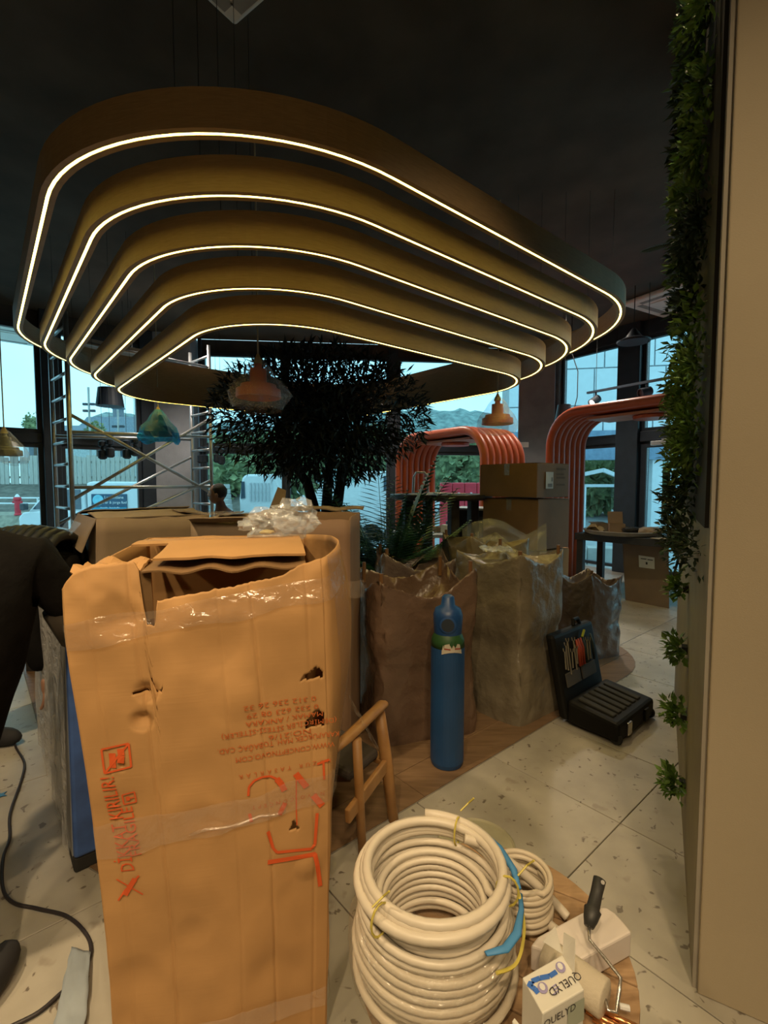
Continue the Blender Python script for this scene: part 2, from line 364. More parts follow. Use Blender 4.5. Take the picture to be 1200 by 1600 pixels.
# solid walls out of view
wallseg('wall_east', ROOM[4], ROOM[3], 0, CEIL, -.2)
wallseg('wall_front', ROOM[5], ROOM[4], 0, CEIL, -.2, M('wall_paint', (.3, .26, .2), .9))
wallseg('wall_west', ROOM[6], ROOM[5], 0, CEIL, -.2)
nwin = [0]; ndoor = [0]
def window(a, c, z0, z1, fw=.07, side=1, label=None, name='window', tint=None):
    """framed pane between plan points a and c"""
    a, c = Vector((*a, 0)), Vector((*c, 0)); d = (c-a).normalized(); n = Vector((-d.y, d.x, 0))*.04
    nwin[0] += 1; b = MB()
    L = (c-a).length
    def pc(s0, s1, za, zb): b.prism([a+d*s0-n, a+d*s1-n, a+d*s1+n, a+d*s0+n], (0, 0, za), (0, 0, zb))
    root = struct(bpy.data.objects.new('%s_%d' % (name, nwin[0]), None)); col.objects.link(root); root.location = (a+c)/2 + Vector((0, 0, z0))
    pc(0, fw, z0, z1); b.build('frame_stile', m_frame, root); b = MB()
    pc(L-fw, L, z0, z1); b.build('frame_stile', m_frame, root); b = MB()
    pc(fw, L-fw, z0, z0+fw); b.build('frame_rail', m_frame, root); b = MB()
    pc(fw, L-fw, z1-fw, z1); b.build('frame_rail', m_frame, root)
    g = MB(); g.prism([a+d*fw-n*.1, a+d*(L-fw)-n*.1, a+d*(L-fw)+n*.1, a+d*fw+n*.1], (0, 0, z0+fw), (0, 0, z1-fw)); g.build('pane', m_glass, root)
    if label: root['label'] = label
    return root
def along(a, c, t): return (a[0]+(c[0]-a[0])*t, a[1]+(c[1]-a[1])*t)
def post(name, a, c, th, z0, z1, mat=m_frame, label=None):
    a, c = Vector((*a, 0)), Vector((*c, 0)); d = (c-a).normalized(); n = Vector((-d.y, d.x, 0))*th/2
    b = MB(); b.prism([a-n, c-n, c+n, a+n], (0, 0, z0), (0, 0, z1)); o = struct(b.build(name, mat, bevel=.01))
    if label: o['label'] = label
    return o
WT = 3.62
# left window wall: runs from far left to the grey pillar
LA, LC = ROOM[6], ROOM[0]; Ll = math.hypot(LC[0]-LA[0], LC[1]-LA[1])
def lw(px):                                       # parameter where the sight line at column px meets the left wall
    k = (px-600)/FPX; return (k*LA[1]-LA[0])/((LC[0]-LA[0]) - k*(LC[1]-LA[1]))
t70, t97, t222, t243 = lw(70), lw(97), lw(222), lw(243)
for (ta, tb, lab) in ((t70-.33, t70, 'far left tall glazing'), (t97, t222, 'glazing behind the scaffold')):
    p, q = along(LA, LC, ta), along(LA, LC, tb)
    window(p, q, .05, 1.98, .06, label='lower pane of '+lab); window(p, q, 2.12, WT, .06, label='upper pane of '+lab)
    post('trim_1', p, q, .14, 1.98, 2.12, m_frame, 'black transom across '+lab)
post('trim_2', along(LA, LC, t70), along(LA, LC, t97), .3, 0, CEIL, m_frame, 'wide black window post beside the scaffold')
post('trim_3', along(LA, LC, t222), along(LA, LC, t243), .2, 0, CEIL, m_frame, 'dark post between window and grey pillar')
p, q = along(LA, LC, 0), along(LA, LC, t70-.33)
wallseg('wall_left', p, q, 0, CEIL, .2)
wallseg('wall_left_head', p, LC, WT, CEIL, .2)
# grey pillar
pc1 = Vector((-3.5, 8.05, 0))
b = MB(); b.box((pc1.x, pc1.y+.1, CEIL/2), (.66, .5, CEIL), R(6)); o = struct(b.build('wall_pillar', m_grey, bevel=.01)); o['label'] = 'grey plastered pillar behind the scaffold'
# back window wall
BA, BC = (-3.15, 8.3), (2.72, 8.93)
segs = [0, .03, .28, .3, .56, .60, .86, .90, 1]
for i, (ta, tb) in enumerate(((.01, .24), (.248, .552), (.578, .985))):
    p, q = along(BA, BC, ta), along(BA, BC, tb)
    window(p, q, .05, 1.97, .05, label='lower pane %s of the back glazing' % ('first', 'second', 'third', 'fourth')[i])
    window(p, q, 2.05, WT, .05, label='upper pane %s of the back glazing' % ('first', 'second', 'third', 'fourth')[i])
    post('trim_%d' % (4+i), p, q, .12, 1.97, 2.05)
for i, (ta, tb) in enumerate(((0, .01), (.24, .248), (.552, .578))):
    post('trim_%d' % (8+i), along(BA, BC, ta), along(BA, BC, tb), .14, 0, CEIL)
wallseg('wall_back', BA, BC, WT, CEIL, .2)
b = MB(); b.box((2.8, 8.88, CEIL/2), (.62, .5, CEIL), R(-20)); o = struct(b.build('wall_pillar', m_grey, bevel=.01)); o['label'] = 'grey corner pillar with a white switch plate'
sp_ = at(818, 695, 8.45)
b = MB(); b.box(sp_, (.17, .02, .09), R(-8)); o = tag(b.build('switch_plate', M('white_plastic', (.75, .75, .73), .4), bevel=.006), 'white double switch plate on the grey corner pillar', 'switch plate')
# right window wall with door
RA, RC = (3.12, 8.72), ROOM[3]
def rw(px):
    k = (px-600)/FPX; return (k*RA[1]-RA[0])/((RC[0]-RA[0]) - k*(RC[1]-RA[1]))
r0, r1, r2, r3 = rw(876), rw(967), rw(1001), rw(1100)
p, q = along(RA, RC, r0), along(RA, RC, r1)
window(p, q, .05, 2.04, .05, label='lower pane left of the glass door'); window(p, q, 2.14, WT, .05, label='upper pane left of the glass door post')
post('trim_12', p, q, .14, 2.04, 2.14)
post('trim_13', along(RA, RC, 0), p, .2, 0, CEIL, M('alu_grey', (.3, .32, .34), .5, .3), 'pale grey end post of the right glazing')
post('trim_14', q, along(RA, RC, r2), .3, 0, CEIL, m_frame, 'wide black post beside the glass door')
p, q = along(RA, RC, r2), along(RA, RC, r3)
window(p, q, 2.2, WT, .05, label='upper pane above the glass door')
post('trim_15', p, q, .16, 2.04, 2.2)
nwin[0] = 0; dr = window(p, q, .02, 2.04, .09, name='door', label='black framed glass door')
dv = (Vector(q)-Vector(p)).normalized(); nv = Vector((-dv.y, dv.x))
pp = Vector(p) + dv*.35 + nv*-.12
b = MB(); b.box((pp.x, pp.y, 2.0), (.3, .07, .07), math.atan2(dv.y, dv.x)); b.build('door_closer', M('closer', (.5, .5, .5), .4, .6), dr, bevel=.01)
b = MB(); b.bar((pp.x, pp.y, 2.05), (pp.x+dv.x*.5, pp.y+dv.y*.5, 2.06), .025, .02); b.build('closer_arm', MATS['closer'], dr)
nwin[0] = 20
p2, q2 = along(RA, RC, r3+.03), along(RA, RC, .97)
window(p2, q2, .05, 2.04, .05, label='lower pane right of the glass door'); window(p2, q2, 2.14, WT, .05, label='upper pane right of the glass door')
post('trim_16', p2, q2, .14, 2.04, 2.14); post('trim_17', along(RA, RC, r3), p2, .16, 0, CEIL)
post('trim_18', along(RA, RC, 0), RC, .16, WT, CEIL, m_frame, 'black head beam over the right glazing')

# ---------------------------------------------------------------- beige pier with the green wall
m_beige = M('beige_panel', (.40, .335, .235), .75, var=.05, scale=2, bump=.05, bscale=300)
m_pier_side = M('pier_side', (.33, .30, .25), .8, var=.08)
PC = Vector((.862, 1.24, 0)); DS = Vector((.5, .866, 0)); DF = Vector((.866, -.5, 0)); NS = Vector((-.866, .5, 0))
b = MB(); b.prism([PC, PC+DF*1.6, PC+DF*1.6+DS*2.2, PC+DS*2.2], (0, 0, 0), (0, 0, CEIL)); pier = struct(b.build('wall_pier', m_beige, bevel=.004)); pier['label'] = 'beige panelled pier at the right edge'
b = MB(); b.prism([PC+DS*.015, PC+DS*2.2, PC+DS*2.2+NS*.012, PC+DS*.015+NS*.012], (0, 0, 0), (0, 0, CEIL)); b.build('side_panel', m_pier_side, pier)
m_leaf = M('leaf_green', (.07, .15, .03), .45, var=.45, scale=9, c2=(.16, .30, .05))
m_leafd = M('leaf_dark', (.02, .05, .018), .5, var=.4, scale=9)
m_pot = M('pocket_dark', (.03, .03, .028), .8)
def leaves_clump(b, c, rad, n, ln, wd, out=NS):
    for _ in range(n):
        d = Vector((random.gauss(0, 1), random.gauss(0, 1), random.gauss(0, 1))).normalized()
        d = (d + out*.8).normalized(); p = c + Vector((d.x*rad[0], d.y*rad[1], d.z*rad[2]))*random.uniform(.1, .95)
        d2 = (d + Vector((random.gauss(0, .5), random.gauss(0, .5), random.gauss(.15, .5)))).normalized()
        b.leaf(p, d2, ln*random.uniform(.6, 1.3), wd*random.uniform(.7, 1.3), (random.gauss(0, .4), random.gauss(0, .4), 1))
names = ['lowest leafy plant pocket on the pier side, near the floor', 'leafy plant pocket on the pier, second from the floor', 'leafy plant pocket on the pier, third from the floor', 'leafy plant pocket on the pier, just under the green mass']
for i, (z, px) in enumerate(((.235, 1078), (.475, 1080), (.715, 1080), (.955, 1085))):
    s = .62 + .1*i
    c = PC + DS*s + NS*.04; c.z = z
    t = thing('wall_plant', c - Vector((0, 0, .08)), names[i], 'plant', group='single plant pockets low on the pier')
    q = MB(); q.bar(c+NS*-.018+DS*.0-Vector((0,0,.01)), c+NS*-.018+DS*.05-Vector((0,0,.01)), .022, .03); q.build('pocket', m_pot, t)
    q = MB(); leaves_clump(q, c, (.045, .09, .07), 150, .034, .02); f = q.build('foliage', m_leaf, t); f['kind'] = 'stuff'
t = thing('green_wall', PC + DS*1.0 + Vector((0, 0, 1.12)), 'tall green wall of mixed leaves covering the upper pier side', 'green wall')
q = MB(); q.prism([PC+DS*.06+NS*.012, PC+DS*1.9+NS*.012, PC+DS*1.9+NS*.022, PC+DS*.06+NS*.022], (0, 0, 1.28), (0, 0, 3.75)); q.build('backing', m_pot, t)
for j in range(9):
    q = MB(); z0 = 1.16 + j*.29
    for k in range(9):
        s_ = random.uniform(.12, 1.3); c = PC + DS*s_ + NS*.045; c.z = z0 + random.uniform(0, .27); g_ = .5+.45*s_
        leaves_clump(q, c, (.07*g_, .14, .11), 110, random.uniform(.035, .055)*g_, random.uniform(.016, .028)*g_)
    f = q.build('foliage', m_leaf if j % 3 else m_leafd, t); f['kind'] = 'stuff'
m_fern = M('fern_green', (.05, .1, .04), .5, var=.3)
def frond(b, p0, d, ln, n, wd, droop=.5):
    p = Vector(p0); d = Vector(d).normalized(); pts = [p.copy()]
    for i in range(n):
        d = (d + Vector((0, 0, -droop/n))).normalized(); p = p + d*ln/n; pts.append(p.copy())
        sd = d.cross(Vector((0, 0, 1))); sd = sd.normalized() if sd.length > .01 else Vector((1, 0, 0)); k = i/n
        L_ = wd*(math.sin(math.pi*(.12+.86*k)))
        for sg in (-1, 1): b.leaf(p, (sd*sg + d*.45 + Vector((0, 0, -.15))), L_, max(ln/n*1.15, .006), (0, 0, 1))
    b.tube(pts, .0025, 4)
for (x, y, px0, py0, tt) in ((1048, 546, 1082, 536, 1.3), (1042, 706, 1078, 700, 1.3), (1005, 392, 1062, 380, 1.5), (1062, 735, 1085, 722, 1.2), (1063, 295, 1095, 305, 1.0)):
    base = PC + DS*tt + NS*.05; k = math.hypot(base.x, base.y)
    p0 = at(px0, py0, base.y); p1 = at(x, y, base.y+.05)
    q = MB(); frond(q, p0, p1-p0+Vector((0, 0, .03)), (p1-p0).length*1.05, 16, .05, .35); q.build('frond', m_fern, t)

# ---------------------------------------------------------------- stepped ring lamp
m_ringwood = wood('ring_oak', (.34, .22, .10), (.42, .28, .13), 5, (3, 3, 30), .55)
m_led = emis('led_glow', (1.0, .77, .15), 8.5)
m_wire = M('wire_black', (.02, .02, .02), .5)
RC_, RROT = Vector((-.685, 4.513, 0)), R(39.9)
ex, ey = Vector((math.cos(RROT), math.sin(RROT), 0)), Vector((-math.sin(RROT), math.cos(RROT), 0))
ords = ['outermost and highest', 'second largest', 'middle', 'second smallest', 'innermost and lowest']
for k in range(5):
    j = 4-k; a, bb, r, z = 1.384+.1764*j, 1.577+.1764*j, .602+.13*j, 2.264+.1116*j
    pl = rrect(0, 0, a, bb, r, 22)
    # split straights so the band follows evenly
    P = [RC_ + ex*x + ey*y + Vector((0, 0, z)) for x, y in pl]; n = len(P)
    ctr = RC_ + Vector((0, 0, z)); th = .032
    def offs(d):
        q = rrect(0, 0, a+d, bb+d, r+d, 22); return [RC_ + ex*x + ey*y for x, y in q]
    O, I, S0, S1 = offs(th), offs(-th), offs(.007), offs(-.007)
    t = thing('ring_lamp', ctr, '%s wooden ring of the stepped ceiling lamp with glowing strip underneath' % ords[k], 'lamp', group='five stepped wooden lamp rings')
    q = MB()
    for lst, zz in ((O, 0), (O, .145), (I, .145), (I, 0), (S1, 0), (S1, .012), (S0, .012), (S0, 0)): q.v += [p + Vector((0, 0, z+zz)) for p in lst]
    for lay in range(8):
        l2 = (lay+1) % 8
        for i in range(n): q.f.append([lay*n+i, lay*n+(i+1) % n, l2*n+(i+1) % n, l2*n+i])
    q.build('band', m_ringwood, t, smooth=False)
    q = MB()
    A1, A0 = offs(.006), offs(-.006)
    for lst, zz in ((A1, .001), (A1, .008), (A0, .008), (A0, .001)): q.v += [p + Vector((0, 0, z+zz)) for p in lst]
    for lay in range(4):
        l2 = (lay+1) % 4
        for i in range(n): q.f.append([lay*n+i, lay*n+(i+1) % n, l2*n+(i+1) % n, l2*n+i])
    led = q.build('led_strip', m_led, t); led['label'] = 'glowing warm yellow light strip'
    for i in range(0, n, 23):
        q = MB(); p = P[(i+11) % n]; q.tube([p+Vector((0, 0, .14)), Vector((p.x, p.y, CEIL-.004))], .0015, 5); q.build('suspension_wire', m_wire, t)

# ---------------------------------------------------------------- ceiling cassettes
m_ac = M('cassette_white', (.88, .82, .74), .5, var=.05)
m_acd = M('cassette_slot', (.35, .33, .30), .7)
def cassette(c, rz, s, label, zt=CEIL-.005):
    t = thing('air_conditioner', (c[0], c[1], zt-.05), label, 'air conditioner', group='ceiling cassettes')
    mt = Matrix.Rotation(rz, 3, 'Z'); C = Vector((c[0], c[1], zt-.03))
    b = MB(); b.box(C, (s, s, .06), rz); b.build('panel', m_ac, t, bevel=.02)
    b = MB(); b.box(C-Vector((0, 0, .035)), (s*.5, s*.5, .016), rz); b.build('grille', m_ac, t, bevel=.006)
    for q in range(4):
        m2 = Matrix.Rotation(rz+q*math.pi/2, 3, 'Z')
        b = MB(); b.box(C + m2 @ Vector((0, s*.36, -.031)), (s*.62, .07, .006), rz+q*math.pi/2); b.build('air_slot', m_acd, t)
p = on(352, -62, CEIL-.06); cassette((p.x, p.y), AX+R(14), .46, 'white ceiling cassette cut off by the top picture edge')
p = on(1042, 470, CEIL-.06); cassette((p.x+.15, p.y), R(30), .95, 'white ceiling cassette beside the green wall')
p = on(10, 524, CEIL-.06); cassette((p.x, p.y), AX, .95, 'pale ceiling cassette at the left picture edge')
# ================================================================ outside
GZ = -.55
m_asph = M('asphalt', (.33, .35, .36), .9, scale=2); m_bank = M('bank_earth', (.13, .12, .10), .95, var=.4, scale=4, bump=.5, bscale=8)
m_grass = M('grass', (.16, .22, .10), .95, var=.3, scale=2, bump=.3, bscale=20)
m_hill = M('hill_haze_green', (.12, .19, .20), .95, var=.3, scale=.6, c2=(.20, .28, .27))  # bluish distance haze is mixed into the hill colour
m_tree = M('tree_mixed', (.13, .20, .10), .9, var=.4, scale=3, c2=(.26, .31, .15))
m_white = M('vehicle_white', (.72, .76, .78), .3, var=.03); m_tyre = M('tyre', (.02, .02, .02), .8); m_carglass = M('car_glass', (.06, .09, .12), .1, spec=.8)
m_conc = M('concrete', (.42, .42, .40), .9, scale=3)
b = MB(); b.add([(-60, 8.0, GZ), (60, 8.0, GZ), (60, 130, GZ+3), (-60, 130, GZ+3)], [(0, 1, 2, 3)])
b.add([(-60, -6, GZ), (-8.9, -6, GZ), (-8.9, 8, GZ), (-60, 8, GZ)], [(0, 1, 2, 3)]); b.add([(7.6, -6, GZ), (60, -6, GZ), (60, 8, GZ), (7.6, 8, GZ)], [(0, 1, 2, 3)])
o = tag(struct(b.build('ground_outside', m_asph)), 'grey paved yard outside the windows')
# hills
def hill(x0, x1, Y, hs, nm, lab):
    b = MB(); n = 40
    def fn(u, v):
        x = x0+(x1-x0)*u; base = hs(u)
        return Vector((x, Y+v*40, GZ + base*math.sin(min(1, v*1.5)*math.pi/2) + .8*noise.noise(Vector((x*.15, v*4, 3)))*(v > 0)))
    b.grid(fn, n*3, 8); return tag(struct(b.build(nm, m_hill, smooth=True)), lab)
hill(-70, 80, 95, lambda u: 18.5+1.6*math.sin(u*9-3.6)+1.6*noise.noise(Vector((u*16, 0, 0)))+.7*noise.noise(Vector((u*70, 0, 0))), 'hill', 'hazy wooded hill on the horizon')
# bank + fence left
b = MB(); b.grid(lambda u, v: Vector((-32+27*u, 18.4+v*3.8, .33+v*1.1+.15*noise.noise(Vector((u*20, v*3, 1))))), 40, 4); tag(struct(b.build('earth_bank', m_bank, smooth=True)), 'dark earth bank beneath the fence')
b = MB(); b.grid(lambda u, v: Vector((-32+27*u, 15.6+v*3.0, GZ+.88*min(1, v*4))), 10, 8); tag(struct(b.build('verge', M('verge', (.28, .26, .2), .95, var=.3))), 'dry verge before the bank')
m_pale = wood('pale_wood', (.38, .36, .32), (.52, .5, .45), 4, (8, 8, 1))
fen = thing('timber_fence', (-16, 22, 1.38), 'weathered grey timber fence of upright pales outside', 'fence')
pal = MB(); pal.box((0, 0, .5), (.17, .05, 1.0)); pal0 = None
for i in range(80):
    x = -26 + i*.22; h = random.uniform(.95, 1.05)
    if pal0 is None: pal0 = pal.build('pale', m_pale, fen, local=True); pp = pal0
    else: pp = part_copy(pal0, fen)
    pp.location = (x+16, random.uniform(-.03, .03), 0); pp.scale = (1, 1, h*1.28)
b = MB(); b.bar((-26, 22.1, 1.7), (-8.4, 22.1, 1.7), .06, .1); b.bar((-26, 22.1, 2.4), (-8.4, 22.1, 2.4), .06, .1); b.build('rail', m_pale, fen)
# metal rail and hydrant
HB = .33
gr = thing('guard_rail', (-14, 17.6, HB), 'thin white metal guard rail by the hydrant', 'railing')
for zz in (.35, .55):
    b = MB(); b.tube([(-20, 17.6, HB+zz), (-9, 17.6, HB+zz)], .03, 6); b.build('rail', m_white, gr)
for i in range(7):
    b = MB(); b.tube([(-19.5+i*1.7, 17.6, HB), (-19.5+i*1.7, 17.6, HB+.58)], .035, 6); b.build('post', m_white, gr)
m_red = M('signal_red', (.62, .03, .05), .5)
hp = at(28, 800, 16.4); hy = thing('fire_hydrant', (hp.x, hp.y, HB), 'red fire hydrant with a white cap by the road', 'hydrant')
b = MB(); b.lathe([(.11, 0), (.11, .04), (.09, .06), (.09, .5), (.12, .52), (.12, .57), (.1, .62)], (hp.x, hp.y, HB), 16); b.build('barrel', m_red, hy)
b = MB(); b.lathe([(.08, 0), (.06, .05), (.02, .1)], (hp.x, hp.y, HB+.62), 12); b.build('cap', m_white, hy)
b = MB(); b.bar((hp.x-.15, hp.y, HB+.45), (hp.x+.15, hp.y, HB+.45), .08, .08); b.build('outlet', m_red, hy)
# white pickup with canopy, facing left
PY = 14.2; p0 = at(28, 800, PY); X0 = p0.x
pk = thing('pickup_truck', (X0+2.6, PY, GZ), 'white pickup with canopy and blue company sign, parked outside', 'pickup')
def sideprof(pts, w, y, mat, nm, par, bev=.05):
    b = MB(); b.prism([(x, y, z) for x, z in pts], (0, 0, 0), (0, w, 0)); return b.build(nm, mat, par, bevel=bev)
g = GZ
sideprof([(X0+.02, g+.45), (X0, g+.95), (X0+.12, g+1.1), (X0+.6, g+1.15), (X0+1.9, g+1.15), (X0+5.1, g+1.15), (X0+5.15, g+.5)], 1.75, PY, m_white, 'body', pk)
cab = sideprof([(X0+.25, g+1.12), (X0+.85, g+1.78), (X0+1.15, g+1.88), (X0+1.95, g+1.88), (X0+1.98, g+1.12)], 1.65, PY+.05, m_white, 'cab', pk)
sideprof([(X0+.42, g+1.2), (X0+.9, g+1.72), (X0+1.2, g+1.78), (X0+1.2, g+1.2)], .03, PY+.025, m_carglass, 'side_window', cab, 0)
b = MB(); b.add([(X0+1.3, PY+.03, g+1.2), (X0+1.85, PY+.03, g+1.2), (X0+1.85, PY+.03, g+1.78), (X0+1.3, PY+.03, g+1.78)], [(0, 1, 2, 3)]); b.build('side_window', m_carglass, cab, solid=.02)
sideprof([(X0+2.02, g+1.12), (X0+2.02, g+1.98), (X0+2.2, g+2.02), (X0+4.9, g+2.0), (X0+5.1, g+1.12)], 1.65, PY+.05, m_white, 'canopy', pk)
b = MB(); b.box((X0+.28, PY-.12, g+1.28), (.14, .2, .2)); b.build('mirror', M('mirror_dark', (.05, .06, .07), .4), pk, bevel=.03)
for wx in (X0+.75, X0+4.2):
    wheel = MB(); wheel.lathe([(.36, 0), (.38, .04), (.38, .2), (.36, .24)], (wx, PY+.18, g+.38), 24, Matrix.Rotation(R(90), 3, 'X')); wh = wheel.build('wheel', m_tyre, pk)
    wheel = MB(); wheel.lathe([(.22, 0), (.2, .02)], (wx, PY-.05, g+.38), 18, Matrix.Rotation(R(90), 3, 'X')); wheel.build('hub', M('hub_grey', (.4, .42, .44), .4, .6), wh)
b = MB(); b.box((X0+1.1, PY-.02, g+.9), (.16, .04, .03)); b.build('door_handle', MATS['mirror_dark'], pk)
sx0, sx1 = at(143, 800, PY).x, at(198, 800, PY).x; sz0, sz1 = at(170, 806, PY).z, at(170, 772, PY).z
b = MB(); b.box(((sx0+sx1)/2, PY+.03, (sz0+sz1)/2), (sx1-sx0, .03, sz1-sz0)); sg = b.build('sign_panel', M('sign_navy', (.03, .09, .16), .4), pk)
b = MB(); b.box(((sx0+sx1)/2, PY+.012, sz0+(sz1-sz0)*.2), (sx1-sx0, .012, (sz1-sz0)*.38)); b.build('sign_band', M('sign_blue', (.02, .33, .52), .4), sg)
b = MB(); b.lathe([(.16, 0), (.16, .01)], (sx0+.2, PY+.015, sz1-.18), 20, Matrix.Rotation(R(90), 3, 'X')); b.build('emblem', M('sign_sky', (.2, .6, .75), .4), sg)
m_sw = M('sign_white', (.8, .84, .86), .5)
txt('Laurentiane', .12, m_sw, (sx0+.68, PY-.003, sz1-.1), (1, 0, 0), (0, 0, 1), 'lettering', sg); txt('parer & jorge fuel', .11, m_sw, (sx0+.66, PY-.003, sz1-.25), (1, 0, 0), (0, 0, 1), 'lettering', sg)
txt('Nouvelle   fleurs & afflu', .06, m_sw, (sx0+.55, PY-.003, sz1-.4), (1, 0, 0), (0, 0, 1), 'lettering', sg)
# white truck cab seen from behind the tree + flatbed
TY = 13.2; ta, tb = at(374, 800, TY).x, at(420, 800, TY).x
tk = thing('flatbed_truck', ((ta+tb)/2+.8, TY+1, GZ), 'white flatbed lorry cab partly hidden by the tree', 'lorry')
zc0, zc1 = at(374, 802, TY).z, at(374, 741, TY).z
sideprof([(ta+.02, zc0-.5), (ta, zc0+.4), (ta+.08, zc1-.1), (ta+.2, zc1), (tb+.1, zc1), (tb+.15, zc0-.5)], 1.9, TY, m_white, 'cab', tk, .06)
sideprof([(ta+.05, zc0+.4), (ta+.08, zc1-.2), (ta+.16, zc1-.2), (ta+.17, zc0+.42)], .04, TY-.03, m_carglass, 'side_window', tk, 0)
for i in range(6):
    x = ta+.32+i*.1; b = MB(); b.box((x, TY-.01, (zc0+zc1)/2+.05), (.04, .05, .5)); b.build('louvre', M('louvre_grey', (.5, .54, .57), .5), tk)
b = MB(); b.box((tb+1.0, TY+.9, zc0-.1), (1.9, 1.8, .22)); b.build('bed', M('bed_grey', (.45, .48, .5), .5), tk)
b = MB(); b.bar((tb+.1, TY, zc1), (tb+.6, TY, zc0), .06, .06); b.build('stay', m_white, tk)
for i in range(3): b = MB(); b.box((tb+.5+i*.55, TY+.05, zc0+.2), (.5, .04, .36)); b.build('side_board', m_white, tk, bevel=.01)
for wx in (ta+.35, tb+1.4):
    wheel = MB(); wheel.lathe([(.4, 0), (.42, .05), (.42, .25), (.4, .28)], (wx, TY+.3, GZ+.42), 20, Matrix.Rotation(R(90), 3, 'X')); wheel.build('wheel', m_tyre, tk)
# white van behind the palm
va, vb = at(560, 800, 15).x, at(622, 800, 15).x; vz0, vz1 = GZ+.4, at(600, 736, 15).z
vn = thing('white_van', ((va+vb)/2, 15.8, GZ), 'white van parked behind the tree and palm', 'van')
sideprof([(va, vz0), (va, vz1), (vb-.3, vz1), (vb, vz1-.5), (vb+.25, vz1-.8), (vb+.25, vz0)], 1.8, 15, m_white, 'body', vn, .06)
b = MB(); b.add([(vb-.45, 14.97, vz1-.15), (vb-.3, 14.97, vz1-.15), (vb-.05, 14.97, vz1-.6), (vb-.45, 14.97, vz1-.6)], [(0, 1, 2, 3)]); b.build('side_window', m_carglass, vn, solid=.02)
for wx in (va+.4, vb-.1):
    wheel = MB(); wheel.lathe([(.33, 0), (.35, .04), (.35, .2), (.33, .22)], (wx, 15.2, GZ+.35), 20, Matrix.Rotation(R(90), 3, 'X')); wheel.build('wheel', m_tyre, vn)
# red water barriers seen through the arch
for i in range(4):
    bx = at(697+i*19, 770, 13.5); t = thing('road_barrier', (bx.x, 13.5, GZ), 'red plastic road barrier behind the left arch, %s from the left' % ('first', 'second', 'third', 'fourth')[i], 'barrier', group='red road barriers')
    b = MB(); x0 = bx.x; zt = at(700, 754, 13.5).z
    b.prism([(x0-.17, 13.3, GZ), (x0-.17, 13.7, GZ), (x0-.17, 13.62, GZ+.3), (x0-.17, 13.58, zt), (x0-.17, 13.42, zt), (x0-.17, 13.38, GZ+.3)], (0, 0, 0), (.33, 0, 0)); b.build('shell', m_red, t, bevel=.03)
    b = MB(); b.box((x0, 13.4, zt-.35), (.05, .1, .14)); b.build('slot', m_white, t)
# steps outside
st = thing('outdoor_steps', (at(322, 790, 12.5).x, 12.5, GZ), 'pale outdoor steps behind the seated man', 'steps')
for i in range(6):
    c = at(322, 800-i*8, 12.5+i*.35); b = MB(); b.box((c.x, c.y, c.z), (1.3, .36, .13)); b.build('step', m_conc, st)
# houses
m_roof = M('roof_slate', (.15, .19, .23), .8); m_house = M('house_wall', (.45, .5, .5), .9)
def house(pxa, pxb, ye, yr, Y, lab):
    a, c = at(pxa, ye, Y), at(pxb, ye, Y); zr = at(pxa, yr, Y).z
    t = thing('house', ((a.x+c.x)/2, Y+3, GZ), lab, 'house', group='houses outside')
    b = MB(); b.box(((a.x+c.x)/2, Y+3, (a.z+GZ)/2), (c.x-a.x, 6, a.z-GZ)); b.build('wall', m_house, t)
    b = MB(); b.prism([(a.x-.3, Y-.3, a.z), (a.x-.3, Y+6.3, a.z), (a.x-.3, Y+3, zr)], (0, 0, 0), (c.x-a.x+.6, 0, 0)); b.build('roof', m_roof, t)
    n = max(2, int((c.x-a.x)/2))
    for i in range(n):
        x = a.x + (i+.5)*(c.x-a.x)/n; b = MB(); b.box((x, Y-.03, a.z-1.3), (.8, .08, 1.1)); wn = b.build('window', m_carglass, t)
house(36, 104, 684, 658, 40, 'slate roofed house at the far left outside'); house(114, 206, 688, 645, 50, 'long slate roofed house behind the scaffold outside')
b = MB(); hx = at(185, 640, 45); zt0 = at(185, 648, 58).z-GZ; b.lathe([(.6, 0), (.6, zt0+.6), (.75, zt0+.7), (.55, zt0+1.3), (.1, zt0+1.9)], (at(185, 648, 58).x, 58, GZ), 12); tag(b.build('turret', m_roof), 'small domed turret beside the slate roof', 'turret')
# trees and shrubs outside
def bush(px, py, Y, rx, rz, lab, sd, mat=m_tree):
    c = at(px, py, Y); t = thing('garden_tree', (c.x, Y, GZ), lab, 'tree', group='trees outside')
    b = MB(); b.tube([(c.x, Y, GZ), (c.x+.1, Y, c.z)], [.14, .08], 6); b.build('trunk', M('bark', (.12, .09, .07), .9), t)
    b = MB()
    for k in range(420):
        d = Vector((random.gauss(0, 1), random.gauss(0, 1), random.gauss(0, 1))).normalized(); r = random.uniform(.55, 1)
        p = c + Vector((d.x*rx*r, d.y*rx*r, d.z*rz*r)); d2 = (d+Vector((random.gauss(0, .6), random.gauss(0, .6), random.gauss(0, .6)))).normalized()
        b.leaf(p, d2, rx*.34, rx*.24, (random.gauss(0, 1), random.gauss(0, 1), 1))
    b.blob(c, (rx*.78, rx*.78, rz*.78), 2, .4, 3, sd); f = b.build('crown', mat, t); f['kind'] = 'stuff'
